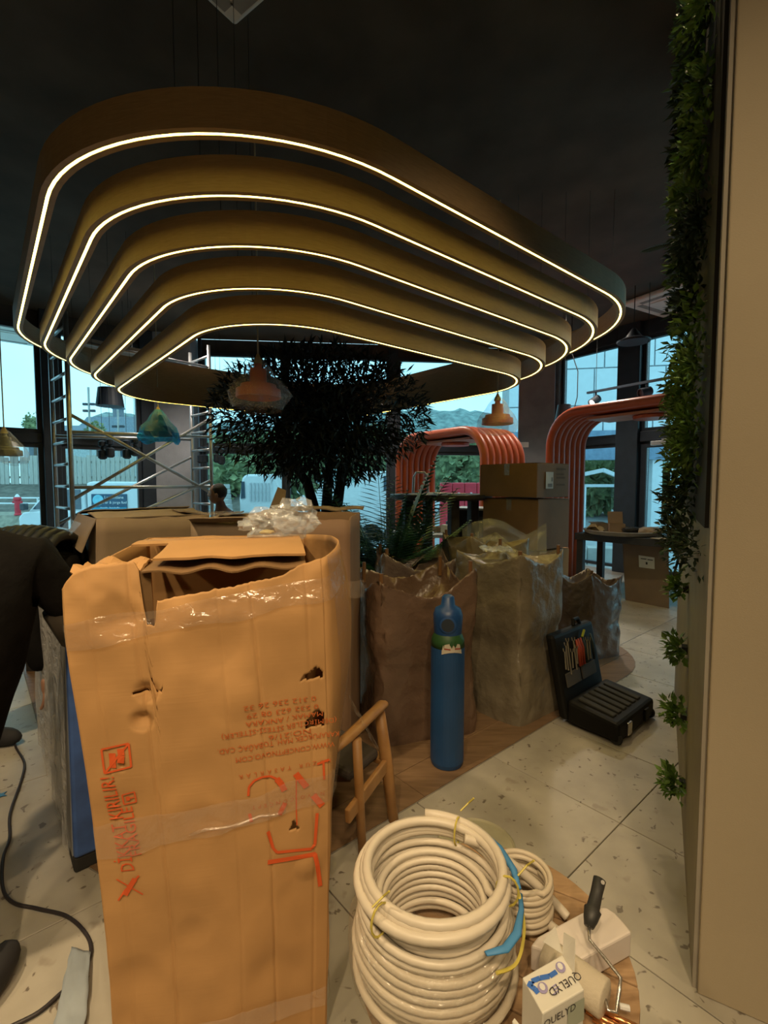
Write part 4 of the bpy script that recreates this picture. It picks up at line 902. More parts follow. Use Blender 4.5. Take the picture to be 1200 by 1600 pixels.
# --- spotlight track
tk_ = thing('track_light_rail', at(996, 603, 6.6), 'black ceiling track with two spotlights over the right arch', 'track light')
a0, a1 = at(918, 614, 7.0), at(1085, 583, 5.4)
b = MB(); b.bar(a0, a1, .035, .03); b.build('rail', m_shade, tk_)
for i, f_ in enumerate((.1, .62)):
    p = a0.lerp(a1, f_); b = MB(); b.tube([p, p-Vector((0, 0, .07))], .014, 8); hd = b.build('bracket', m_shade, tk_)
    d = Vector((-.75, -.3, -.55)).normalized() if i == 0 else Vector((-.9, -.1, -.25)).normalized()
    mt = d.to_track_quat('Z', 'Y').to_matrix()
    b = MB(); b.lathe([(.03, -.06), (.055, -.05), (.06, .09), (.052, .09), (.045, .07)], p-Vector((0, 0, .12)), 18, mt); s_ = b.build('spot_head', m_shade, tk_)
    if i == 0:
        b = MB(); b.lathe([(.045, .072), (.0, .08)], p-Vector((0, 0, .12)), 16, mt); b.build('lens', emis('spot_lens', (1, .95, .85), 4), s_)
    b = MB(); w0 = p; b.tube([p, Vector((p.x, p.y, CEIL))], .004, 5); b.build('suspension_wire', m_wire, tk_)
# --- dangling black fittings hung before the left glazing
def dangle(px, py, Y, lab):
    c = at(px, py, Y); t = thing('hanging_fitting', c-Vector((0, 0, .12)), lab, 'fitting', group='dangling black fittings')
    b = MB(); b.lathe([(.012, .13), (.05, .11), (.05, .05), (.022, .04), (.022, .01), (.055, -.01), (.055, -.11), (.03, -.13)], c, 14); b.build('body', m_shade, t)
    b = MB(); b.tube([c+Vector((0, 0, .12)), Vector((c.x, c.y, CEIL))], .003, 4); b.build('string', m_wire, t)
for i, (x, y) in enumerate(((160, 703), (172, 700), (198, 702), (211, 698))): dangle(x, y, 6.6, 'black dangling fitting right of the scaffold ladder, %s from the left' % ('first', 'second', 'third', 'fourth')[i])
for i, (x, y) in enumerate(((314, 711), (320, 711), (339, 710), (346, 713))): dangle(x, y, 7.6, 'black dangling fitting by the far scaffold ladder, %s from the left' % ('first', 'second', 'third', 'fourth')[i])
# --- orange channelled bench far left
t = thing('tufted_bench', (-2.55, 3.9, 0), 'orange channel backed bench behind the crouching person', 'bench')
bp_ = at(96, 850, 3.9)
for i in range(7):
    x = bp_.x + i*.085; b = MB(); b.tube([(x, 3.9, .35), (x, 3.9, bp_.z-.05), (x, 3.95, bp_.z)], [.045, .045, .035], 10); b.build('channel', M('bench_coral', (.42, .12, .08), .5), t, smooth=True)
b = MB(); b.box((bp_.x+.26, 3.66, .30), (.62, .45, .2)); b.build('seat', MATS['bench_coral'], t, bevel=.04)
b = MB(); b.box((bp_.x+.26, 3.7, .1), (.58, .4, .2)); b.build('base', m_dtable, t)
# --- seated man at the back
m_skin = M('skin', (.30, .16, .105), .55, var=.1); m_maroon = M('shirt_maroon', (.13, .07, .08), .85); m_hair = M('hair_black', (.012, .01, .01), .7, bump=.6, bscale=120)
hc = at(339, 772, 5.7)
mn = thing('person', (hc.x+.05, 5.75, 0), 'man with short black hair and maroon shirt, sitting and looking left', 'person')
X, Yp, Zh = hc.x, 5.7, hc.z
V = [((X+.10, Yp+.05, Zh-.72), (.15, .13)), ((X+.09, Yp+.03, Zh-.5), (.16, .13)), ((X+.07, Yp+.02, Zh-.3), (.17, .13)), ((X+.05, Yp+.01, Zh-.2), (.1, .1)), ((X+.04, Yp, Zh-.14), (.055, .055)), ((X+.03, Yp, Zh-.06), (.06, .06)),
     ((X+.12, Yp-.16, Zh-.27), (.075, .075)), ((X+.1, Yp-.24, Zh-.48), (.055, .055)), ((X-.1, Yp-.22, Zh-.6), (.045, .045)), ((X-.2, Yp-.2, Zh-.6), (.035, .035)),
     ((X+.05, Yp+.2, Zh-.27), (.075, .075)), ((X+.02, Yp+.28, Zh-.48), (.055, .055)), ((X-.18, Yp+.22, Zh-.58), (.045, .045)),
     ((X-.1, Yp-.1, Zh-.75), (.09, .09)), ((X-.35, Yp-.12, Zh-.74), (.075, .075)), ((X-.37, Yp-.12, Zh-1.05), (.06, .06)), ((X-.38, Yp-.12, .06), (.05, .05)), ((X-.5, Yp-.12, .04), (.04, .04)),
     ((X-.1, Yp+.14, Zh-.75), (.09, .09)), ((X-.35, Yp+.16, Zh-.74), (.075, .075)), ((X-.37, Yp+.16, Zh-1.05), (.06, .06)), ((X-.38, Yp+.16, .06), (.05, .05)), ((X-.5, Yp+.16, .04), (.04, .04))]
skin_body('body', m_maroon, V, [(0, 1), (1, 2), (2, 3), (3, 4), (4, 5), (2, 6), (6, 7), (7, 8), (8, 9), (2, 10), (10, 11), (11, 12), (0, 13), (13, 14), (14, 15), (15, 16), (16, 17), (0, 18), (18, 19), (19, 20), (20, 21), (21, 22)], mn)
def headfn(q):
    # face to -X: nose, brow, chin
    x, y, z = q
    k = 1.0
    if x < 0 and abs(y) < .03 and -.035 < z < .02: x -= .022*(1-abs(y)/.03)*(1-abs(z+.012)/.04)
    if x < -.03 and z < -.06: x -= .012
    if x < -.05 and .012 < z < .03 and abs(y) < .06: x += .008
    if z < -.03: y *= .82
    return Vector((x, y, z))
b = MB(); b.blob((X, Yp, Zh), (.098, .078, .118), 4, .0, 1, 0, headfn); hd = b.build('head', m_skin, mn, smooth=True)
b = MB(); b.blob((X+.028, Yp, Zh+.032), (.093, .084, .098), 3, .08, 6, 3); b.build('hair', m_hair, hd, smooth=True)
for s in (-1, 1): b = MB(); b.blob((X+.02, Yp+s*.078, Zh-.015), (.02, .012, .03), 2, .1, 2, 1); b.build('ear', m_skin, hd, smooth=True)
for s in (-1, 1): b = MB(); b.blob((X-.083, Yp+s*.032, Zh+.018), (.012, .013, .009), 2, 0, 1, 1); b.build('eye', m_paper, hd, smooth=True)
b = MB(); b.blob((X-.088, Yp, Zh-.055), (.014, .028, .007), 2, 0, 1, 1); b.build('mouth', M('lips', (.14, .05, .045), .5), hd, smooth=True)
t = thing('stool', (X+.02, Yp+.02, 0), 'dark stool beneath the seated man', 'stool')
b = MB(); b.lathe([(.19, 0), (.2, .02), (.2, .05), (.18, .06)], (X+.05, Yp+.02, Zh-.9), 24); b.build('seat', m_dtable, t)
for i in range(4):
    a = i*math.pi/2+.6; b = MB(); b.tube([(X+.05+.13*math.cos(a), Yp+.02+.13*math.sin(a), Zh-.9), (X+.05+.19*math.cos(a), Yp+.02+.19*math.sin(a), 0)], .015, 6); b.build('leg', m_dtable, t)
# ================================================================ foreground
m_print = M('print_orange', (.62, .09, .015), .7, var=.1); m_printf = M('print_faint', (.5, .11, .02), .7, var=.1)
m_tape = film('packing_tape', (.97, .95, .92), .07, .09, 22, .3, .15, (.8, .68, .55))
# ---------------------------------------------------------------- big torn carton
FL, FR = Vector((-.626, 1.038, 0)), Vector((-.150, 1.15, 0)); FD = (FR-FL).normalized(); FWID = (FR-FL).length
FN = Vector((FD.y, -FD.x, 0)); BDIR = -FN; DEP = .62; HT = 1.215
box = thing('torn_carton', (FL+FR)/2 + BDIR*DEP/2, 'big torn standing carton with orange print and clear tape in front', 'box')
def tbl(x, pts):
    for (a, y0), (b_, y1) in zip(pts[:-1], pts[1:]):
        if x <= b_: return y0+(y1-y0)*((x-a)/(b_-a) if b_ > a else 0)
    return pts[-1][1]
ZTOP = [(0, 1.165), (.05, 1.20), (.12, 1.215), (.27, 1.222), (.29, 1.20), (.295, 1.085), (.33, 1.08), (.345, 1.135), (.5, 1.148), (.7, 1.165), (.84, 1.18), (.9, 1.20), (1, 1.215)]
def groove(s, c, w_): d = abs(s-c)/w_; return -1 if d < .5 else (-.5 if d < 1 else 0)
def fs(s, z, off=0.0):
    u = s/FWID; k = z/HT
    p = FL + FD*s + Vector((0, 0, z))
    p -= FD*(.092*max(0, k)**2.1*(1-u)) ; p += FD*.012*math.sin(k*math.pi)*(u)
    d = .010*noise.noise(Vector((u*2.2, k*3.5, 1.7))) + .004*noise.noise(Vector((u*9, k*14, 4)))
    d += .016*math.sin(math.pi*min(1, max(0, u)))*math.sin(math.pi*k)
    if z > 1.03: d -= .03*((z-1.03)/.17)**2*(1+.6*noise.noise(Vector((u*6, 0, 8)))) - .006*noise.noise(Vector((u*14, k*30, 2)))*((z-1.03)/.17)
    if u < .12: d -= .03*((.12-u)/.12)**2*max(0, (z-1.0)/.2)
    for c, w_, a in ((.245+.045*(1-k), .009, .0035), (.70+.05*(1-k), .008, .0035), (.57+.02*(1-k), .008, .0016), (.93, .008, .0022), (.09, .008, .0016)): d += a*groove(u, c, w_)
    for cu, cz, r_, a in ((.27, .935, .03, -.016), (.235, .87, .028, -.018), (.14, .77, .012, -.008), (.36, .35, .05, -.006), (.45, .62, .05, -.006), (.9, .45, .04, .008), (.2, 1.1, .06, -.014), (.55, 1.02, .09, -.010), (.75, .2, .08, -.008), (.12, .25, .07, -.008), (.62, .9, .06, .006)):
        q = math.hypot((u-cu)*FWID, z-cz)/r_
        if q < 1: d += a*(1-q*q)**2
    return p + FN*(d+off)
def zt(u): return tbl(u, ZTOP) + (.006*noise.noise(Vector((u*40, 3, 0))) if .3 < u < .9 else .003*noise.noise(Vector((u*30, 1, 0))))
def keepf(u, v):
    z = v*zt(u)
    if .885 < u < .985 and 0 < z-(.925-.01*noise.noise(Vector((u*60, 0, 0)))) < .030-abs(u-.955)*.42: return False
    if .90 < u < .99 and 0 < z-(.80+.02*(u-.9)*10*.3) < .045-abs(u-.955)*.5: return False
    if 0 < z-.555 < .026-abs(u-.835)*1.1: return False
    if 0 < z-.932 < .008-abs(u-.28)*.12: return False
    return True
b = MB(); b.grid(lambda u, v: fs(u*FWID, v*zt(u)), 150, 210, keepf); b.build('front_wall', m_card, box, smooth=True, solid=.005)
def rs(w_, z, off=0.0):
    a, c = fs(FWID, z), FR + BDIR*DEP + Vector((0, 0, z)); p = a.lerp(c, w_); k = z/HT
    bul = .105*math.sin(math.pi*w_)**.8*(math.exp(-((k-.82)/.30)**2)*.95+.12)
    return p + FD*(bul + .006*noise.noise(Vector((w_*5, k*8, 9))) + off)
b = MB(); b.grid(lambda u, v: rs(u, v*(HT+.015*math.sin(math.pi*u))), 24, 60); b.build('side_wall', m_card, box, smooth=True, solid=.005)
b = MB(); b.grid(lambda u, v: fs(0, v*1.165)*(1-u) + (FL+BDIR*DEP+Vector((-.04*v, 0, v*HT)))*u - FD*(.02*math.sin(math.pi*u)), 16, 40); b.build('side_wall', m_card, box, smooth=True, solid=.005)
b = MB(); b.grid(lambda u, v: FL+BDIR*DEP + FD*(u*FWID) + Vector((-.04*v*(1-u), 0, v*HT)), 8, 8); b.build('back_wall', m_card, box, solid=.005)
b = MB(); b.prism([FL, FR, FR+BDIR*DEP, FL+BDIR*DEP], (0, 0, 0), (0, 0, .006)); b.build('base', m_card, box)
# lid flaps on top
def topf(u, v, lift=0.0):
    e = .055 + .02*noise.noise(Vector((u*9, 0, 5))); d = e + (DEP-e)*v
    return FL + FD*(FWID*(-.06+1.03*u)) + BDIR*d + Vector((0, 0, 1.212 + .012*math.sin(math.pi*v) + .006*noise.noise(Vector((u*4, v*4, 1))) + lift))
b = MB(); b.grid(lambda u, v: topf(.26+.70*u, v*.52, .012), 30, 12); b.build('top_flap', m_cardd if False else m_card, box, solid=.006)
b = MB(); b.grid(lambda u, v: topf(.02+.96*u, .50+.5*v, .0), 20, 10); b.build('top_flap', m_card, box, solid=.006)
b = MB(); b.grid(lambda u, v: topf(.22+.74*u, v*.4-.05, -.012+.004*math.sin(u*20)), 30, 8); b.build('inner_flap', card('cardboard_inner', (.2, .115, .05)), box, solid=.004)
def crump(u, v):
    p = fs(FWID*(.03+.26*u), 1.20) + BDIR*(.01+.17*v) + Vector((0, 0, .012*math.sin(math.pi*v) + .02*noise.noise(Vector((u*4, v*4, 11))) - .03*v*v*(1-u)))
    return p
b = MB(); b.grid(crump, 14, 10); b.build('crumpled_flap', m_card, box, smooth=False, solid=.006)
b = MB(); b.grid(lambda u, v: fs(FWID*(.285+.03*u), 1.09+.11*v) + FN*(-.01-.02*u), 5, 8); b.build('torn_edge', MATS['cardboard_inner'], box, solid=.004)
# clear tape
def tape_band(z0, z1, w_, amp, sd, both=True):
    def fn(u, v):
        s = u*1.3*FWID
        z = z0+(z1-z0)*min(u*1.3, 1.3) + (v-.5)*w_*(1+.35*noise.noise(Vector((u*5, sd, 0)))) + amp*noise.noise(Vector((u*7, sd, 2)))
        o = .009+.005*abs(noise.noise(Vector((u*16, v*3, sd))))
        if s <= FWID: return fs(s, z, o)
        return rs((s-FWID)/DEP, z, o)
    b = MB(); b.grid(fn, 60, 6); b.build('tape', m_tape, box, smooth=True)
tape_band(1.065, 1.145, .055, .006, 1); tape_band(.60, .65, .075, .012, 5); tape_band(.095, .105, .05, .008, 9)
b = MB(); b.tube([fs(FWID*q, .575+.05*q+.004*math.sin(q*30), .007) for q in (.38, .45, .52, .6, .68, .75, .80)], [.004, .008, .006, .008, .005, .009, .003], 6, flat=.5); b.build('tape', m_tape, box, smooth=True)
b = MB(); b.grid(lambda u, v: rs(.03+.18*u+.12*(1-v), .62+.6*v, .006), 4, 30); b.build('tape', m_tape, box, smooth=True)
b = MB(); p_ = rs(.3, 1.10, .0)
b.grid(lambda u, v: p_ + FD*(.05*u-.0) + Vector((0, 0, (v-.5)*.05+.008*noise.noise(Vector((u*4, v*4, 3))))) + FN*(.01*math.sin(u*3)), 5, 5); b.build('tape_end', m_tape, box)
pA = rs(.35, .78, .01)
b = MB(); b.grid(lambda u, v: pA + Vector((.09*v + .012*(u-.5), .06*v, -.20*v+.01*noise.noise(Vector((u*3, v*6, 3))))) + FN*(.012*noise.noise(Vector((u*5, v*8, 1)))), 3, 16); b.build('tape_end', m_tape, box)
b = MB(); b.grid(lambda u, v: topf(.1+.82*u, .42+.10*v, .016), 20, 3); b.build('tape', m_tape, box)
# print
def chart(px, py):                                # pixel -> (s, z) on the front plane
    r = ray(px, py); o = Vector((0, 0, EYE)); t = (FL-o).dot(FN)/r.dot(FN); p = o+r*t
    s = (p-FL).dot(FD); z = p.z; s += .092*max(0, z/HT)**2.1*(1-s/FWID); return s, z
def ptxt(body, px, py, size, mat, ang=180, space=1.0, width=None):
    cu = bpy.data.curves.new('t', 'FONT'); cu.body = body; cu.size = size; cu.align_x = 'CENTER'; cu.align_y = 'CENTER'; cu.space_character = space; cu.resolution_u = 2
    t = bpy.data.objects.new('t', cu); col.objects.link(t); me = bpy.data.meshes.new_from_object(t.evaluated_get(bpy.context.evaluated_depsgraph_get()))
    vs = [v.co.copy() for v in me.vertices]; fcs = [list(p.vertices) for p in me.polygons]
    bpy.data.objects.remove(t); bpy.data.curves.remove(cu); bpy.data.meshes.remove(me)
    k = 1.0
    if width: k = width/max(1e-6, max(v.x for v in vs)-min(v.x for v in vs))
    s0, z0 = chart(px, py); ca, sa_ = math.cos(R(ang)), math.sin(R(ang))
    b = MB(); b.add([fs(s0+v.x*k*ca-v.y*sa_, z0+v.x*k*sa_+v.y*ca, .006) for v in vs], fcs); return b.build('print', mat, box)
for body, px, py, sz, wpx in (('0 312 236 26 32', 433, 1096, .017, 100), ('0 532 623 08 29', 437, 1109, .017, 100), ('MAMAK / ANKARA', 440, 1121, .017, 108), ('(DEMİRCİLER SİTESİ-SİTELER)', 433, 1134, .017, 160), ('NO:21/6', 447, 1145, .017, 60), ('KARAPÜRÇEK MAH. TOBAĞAÇ CAD.', 432, 1156, .018, 170), ('WWW.CONCEPTNOVO.COM', 441, 1171, .018, 140)):
    ptxt(body, px, py, sz, m_printf, width=wpx*.00152)
ptxt('HUZUR TASARLAR', 441, 1197, .014, m_printf, space=1.9, width=.2); ptxt('NOVO CONCEPT', 445, 1246, .013, m_printf, space=1.8, width=.16)
ptxt('DİKKAT KIRILIR!', 186, 1283, .040, m_print, 95, width=.225); ptxt('FRAGILE', 207, 1293, .032, m_print, 95, width=.115)
def pst(pts, wd, mat=m_print, nm='print'):
    q = [chart(*p) for p in pts]; b = MB(); stroke(b, q, wd, lambda s, z: fs(s, z, .006)); return b.build(nm, mat, box)
pst([(383, 1236), (384, 1222), (392, 1213), (404, 1208), (416, 1207), (428, 1213)], .005); pst([(426, 1212), (433, 1220), (438, 1231)], .013)
pst([(385, 1264), (388, 1277)], .007); pst([(439, 1250), (430, 1268)], .011); pst([(455, 1206), (472, 1228)], .014); pst([(456, 1207), (456, 1262), (457, 1286)], .0025)
pst([(488, 1193), (507, 1187)], .006); pst([(498, 1191), (499, 1217)], .005); pst([(482, 1241), (496, 1258)], .015)
pst([(413, 1293), (421, 1320), (427, 1326), (480, 1325), (485, 1319), (488, 1269)], .007); pst([(413, 1340), (450, 1337), (486, 1334)], .011); pst([(485, 1333), (489, 1350), (494, 1383)], .010)
pst([(157, 1169), (200, 1157), (205, 1192), (163, 1205), (157, 1169)], .004); pst([(163, 1205), (200, 1157)], .004)
pst([(174, 1174), (175, 1184), (176, 1196)], .013); pst([(187, 1166), (189, 1176), (188, 1188)], .013)
pst([(191, 1237), (210, 1231), (213, 1247), (194, 1252), (191, 1237)], .003); pst([(197, 1243), (203, 1242)], .010); pst([(202, 1242), (209, 1240)], .003)
pst([(218, 1361), (208, 1372), (195, 1388), (186, 1402)], .004); pst([(212, 1366), (203, 1381), (196, 1394)], .011); pst([(183, 1369), (224, 1391)], .003)
# loose plastic bag on top
bgc = topf(.80, .55) + Vector((0, 0, .05))
b = MB(); b.blob(bgc, (.085, .07, .042), 4, .75, 2.6, 5); b.blob(bgc+Vector((.06, .05, .02)), (.07, .06, .06), 3, .8, 2.5, 8); o = tag(b.build('plastic_bag', m_film2, smooth=False), 'crumpled clear plastic bag lying on the torn carton', 'plastic bag')
b = MB(); b.blob(bgc+Vector((-.01, -.02, -.02)), (.025, .015, .008), 2, .3, 3, 1); b.build('yellow_insert', M('insert_yellow', (.6, .5, .25), .6), o)
# ---------------------------------------------------------------- cartons behind
def opened(c, d, rz, label, mat, flaps, grp='tall cartons behind the torn one'):
    t = thing('tall_carton', (c[0], c[1], 0), label, 'box', rz=rz, group=grp); x, y, h = d[0]/2, d[1]/2, d[2]
    def wall(nm, p, q, top=h):
        b = MB(); p, q = Vector(p), Vector(q); n = Vector((-(q-p).y, (q-p).x, 0)).normalized()
        b.grid(lambda u, v: p.lerp(q, u)+Vector((0, 0, v*(top+.012*noise.noise(Vector((u*5, p.x*9, 1))))))+n*(.012*noise.noise(Vector((u*2, v*3, p.y*5)))*math.sin(math.pi*u)), 12, 16); b.build(nm, mat, t, local=True, smooth=True, solid=.006)
    wall('wall', (-x, -y, 0), (x, -y, 0)); wall('wall', (x, -y, 0), (x, y, 0)); wall('wall', (x, y, 0), (-x, y, 0)); wall('wall', (-x, y, 0), (-x, -y, 0))
    b = MB(); b.box((0, 0, .004), (d[0], d[1], .008)); b.build('base', mat, t, local=True)
    for a, q, e, sag in flaps:
        p0, p1 = Vector((*a, h)), Vector((*q, h)); ev = Vector(e)
        b = MB(); b.grid(lambda u, v: p0.lerp(p1, u)+ev*v+Vector((0, 0, sag*v*v+.012*noise.noise(Vector((u*4, v*3, h*7+e[0]*5)))*v+.001)), 12, 6); b.build('flap', mat, t, local=True, solid=.005)
    return t
# near-left carton (aligned with the floor pattern)
cB = uv(.74, 3.02)
tB = opened(cB, (.56, .56, 1.225), AX, 'grey-brown tall carton with taped hanging flap, leftmost behind the torn one', m_cardd, [((-.28, -.28), (-.28, .28), (-.07, 0, -.14), -.02), ((-.28, .28), (.28, .28), (0, -.24, .03), 0), ((-.28, -.28), (.28, -.28), (0, .26, .02), 0), ((.28, -.28), (.28, .28), (-.14, 0, .02), 0)])
b = MB(); b.grid(lambda u, v: uv(.44, 2.75)+E2*(.1+.4*u)+Vector((0, 0, 1.20-.06*v))-E1*(.03+.05*v), 8, 3); b.build('tape', m_tape, tB)
tB2 = opened((-.74, 2.62), (.42, .6, 1.215), R(4), 'tall carton with dark open top between two others behind the torn one', m_cardd, [((-.21, -.3), (.21, -.3), (0, -.06, .025), 0), ((.21, -.3), (.21, .3), (-.05, 0, .05), 0), ((-.21, .3), (.21, .3), (0, .1, .01), -.02), ((-.21, -.3), (-.21, .3), (.12, 0, .02), 0)])
b = MB(); b.grid(lambda u, v: Vector((-.98+.5*u, 2.40+.2*v+.08*u, 1.245+.02*noise.noise(Vector((u*6, v*4, 3))))), 12, 5); b.build('tape', m_tape, tB2)
tC = opened((-.32, 2.46), (.34, .56, 1.235), R(-2), 'brown tall carton with black open top, rightmost behind the torn one', m_cards, [((-.17, -.28), (-.17, .28), (-.1, 0, .03), 0), ((-.17, .28), (.17, .28), (0, .1, -.02), -.03)])
b = MB(); b.grid(lambda u, v: Vector((-.62+.5*u, 2.75+.16*v, 1.252+.012*noise.noise(Vector((u*5, v*2, 6)))+.01*v)), 14, 4); tag(b.build('cardboard_sheet', m_cardd, solid=.006), 'loose crumpled cardboard sheet lying over the rear cartons', 'cardboard')
b = MB(); q = at(435, 775, 2.9); b.hexa([(q.x-.06, 2.9, 1.24), (q.x+.03, 2.9, 1.24), (q.x+.03, 2.92, 1.24), (q.x-.06, 2.92, 1.24), (q.x-.01, 2.93, 1.38), (q.x+.04, 2.93, 1.36), (q.x+.04, 2.94, 1.36), (q.x-.01, 2.94, 1.38)]); b.build('upright_flap', m_cardd, tC)
# ---------------------------------------------------------------- film wrapped slab at the left
N0 = uv(.222, 1.99); sl = thing('wrapped_slab', N0+E2*.55+E1*.08, 'tall blue-edged slab wrapped in shiny film left of the torn carton', 'wrapped panel')
b = MB(); b.prism([N0, N0+E1*.16, N0+E1*.16+E2*1.1, N0+E2*1.1], (0, 0, .03), (0, 0, .88)); b.build('slab', M('slab_grey', (.4, .4, .4), .6), sl, bevel=.01)
b = MB(); b.prism([N0-E2*.03, N0+E1*.17-E2*.03, N0+E1*.17, N0], (0, 0, .06), (0, 0, .87)); b.build('blue_edge', M('foam_blue', (.05, .12, .38), .45, var=.25, scale=12), sl, bevel=.012)
b = MB(); b.prism([N0-E2*.02, N0+E1*.16-E2*.02, N0+E1*.16+E2*.1, N0+E2*.1], (0, 0, 0), (0, 0, .06)); b.build('foot', MATS['tyre'], sl, bevel=.01)
b = MB(); b.grid(lambda u, v: N0-E1*(.012+.014*noise.noise(Vector((u*16, v*2.5, 4))))+E2*(-.02+1.12*u)+Vector((0, 0, .06+.83*v)), 60, 16); b.build('film_wrap', film('wrap_film', (.85, .86, .88), .35, .25, 16, .9, .15, (.85, .85, .88)), sl, smooth=True)
# ---------------------------------------------------------------- wooden armchair
m_chairwood = wood('beech', (.33, .16, .05), (.45, .24, .09), 4, (3, 3, 3), .45)
f0, f1 = Vector((.04, 1.917, 0)), Vector((-.10, 1.70, 0)); sw = Vector((-.50, .42, 0))
chr_ = thing('wooden_armchair', (f0+f1)/2+sw/2, 'beech armchair half hidden behind the torn carton', 'chair')
for k in (0, 1):
    o_ = sw*k; fr, rr_ = f0+o_, f1+o_
    b = MB(); b.tube([fr, fr+Vector((-.03, .01, .25)), fr+Vector((-.06, .02, .47))], [.016, .02, .017], 10, flat=1.3); b.build('leg', m_chairwood, chr_, smooth=True)
    b = MB(); b.tube([rr_+Vector((.02, .03, 0)), rr_+Vector((.0, .0, .47))], [.016, .018], 10); b.build('leg', m_chairwood, chr_, smooth=True)
    d_ = (f1-f0).normalized()
    b = MB(); b.tube([fr+Vector((-.035, .035, .485)), fr+Vector((-.045, .02, .49)), rr_+d_*.02+Vector((-.02, -.0, .485)), rr_+d_*.10+Vector((-.02, 0, .48))], [.018, .024, .023, .02], 12, flat=.7); b.build('armrest', m_chairwood, chr_, smooth=True)
    b = MB(); b.bar(fr+Vector((-.035, .0, .24)), rr_+d_*.06+Vector((0, 0, .21)), .022, .055); b.build('side_rail', m_chairwood, chr_, bevel=.006)
b = MB(); b.bar(f0+Vector((-.03, .01, .25)), f0+sw+Vector((-.03, .01, .25)), .05, .022); b.build('front_rail', m_chairwood, chr_, bevel=.005)
b = MB(); b.hexa([f0+Vector((-.06, 0, .27)), f1+Vector((-.03, .05, .27)), f1+sw+Vector((.03, 0, .27)), f0+sw+Vector((.02, 0, .27)), f0+Vector((-.06, 0, .31)), f1+Vector((-.03, .05, .31)), f1+sw+Vector((.03, 0, .31)), f0+sw+Vector((.02, 0, .31))]); b.build('seat', M('seat_dark', (.05, .04, .035), .8), chr_, bevel=.015)
# ---------------------------------------------------------------- gas cylinder
cy = Vector((.315, 2.33, 0)); cyl = thing('gas_cylinder', cy, 'blue gas cylinder with green shoulder before the wrapped bundles', 'gas cylinder')
m_cb = M('cyl_blue', (.012, .058, .17), .45, var=.12); m_cg = M('cyl_green', (.02, .075, .02), .5)
b = MB(); b.lathe([(.07, 0), (.078, .01), (.083, .03), (.083, .60), (.082, .61)], cy, 36); b.build('body', m_cb, cyl, smooth=False, bevel=.004)
b = MB(); b.lathe([(.083, .605), (.08, .64), (.065, .675), (.045, .695), (.03, .70)], cy, 36); b.build('shoulder', m_cg, cyl, smooth=True)
b = MB(); b.lathe([(.062, .655), (.068, .67), (.072, .74), (.072, .76), (.062, .79), (.035, .805), (.03, .845), (.02, .855), (.0, .855)], cy, 28); cap_ = b.build('valve_guard', M('guard_blue', (.012, .06, .2), .4), cyl, smooth=True)
cdir = (Vector((0, 0, 0))-cy).normalized(); mt = cdir.to_track_quat('Z', 'Y').to_matrix()
b = MB(); b.lathe([(.034, 0), (.04, .004), (.04, .008), (.032, .010)], cy+cdir*.066+Vector((0, 0, .725)), 22, mt); b.build('guard_rim', MATS['guard_blue'], cap_)
b = MB(); b.lathe([(.031, 0), (.031, .004)], cy+cdir*.074+Vector((0, 0, .725)), 22, mt); b.build('guard_opening', m_shade, cap_)
def cylp(a, z, r_=.0845): d = Matrix.Rotation(a, 3, 'Z') @ cdir; return cy + Vector((d.x, d.y, 0)).normalized()*r_ + Vector((0, 0, z))
b = MB(); b.grid(lambda u, v: cylp(-.35+1.25*u, .595+.042*v-.012*(abs(u-.5)*2)**2, .0848-.004*v), 14, 4); lb = b.build('label', M('label_cream', (.5, .45, .36), .6), cyl)
b = MB(); 
for a_ in (-.2, .42): b.add([cylp(a_, .61, .0855), cylp(a_+.35, .607, .0855), cylp(a_+.35, .613, .0855), cylp(a_, .616, .0855)], [(0, 1, 2, 3)])
b.build('label_text', M('print_red', (.3, .04, .03), .6), lb)
b = MB(); 
for a_ in (.1, .32): b.add([cylp(a_, .635, .085), cylp(a_+.12, .617, .0858), cylp(a_+.24, .635, .085), cylp(a_+.12, .652, .083)], [(0, 1, 2, 3)])
b.build('hazard_diamond', m_cg, lb)
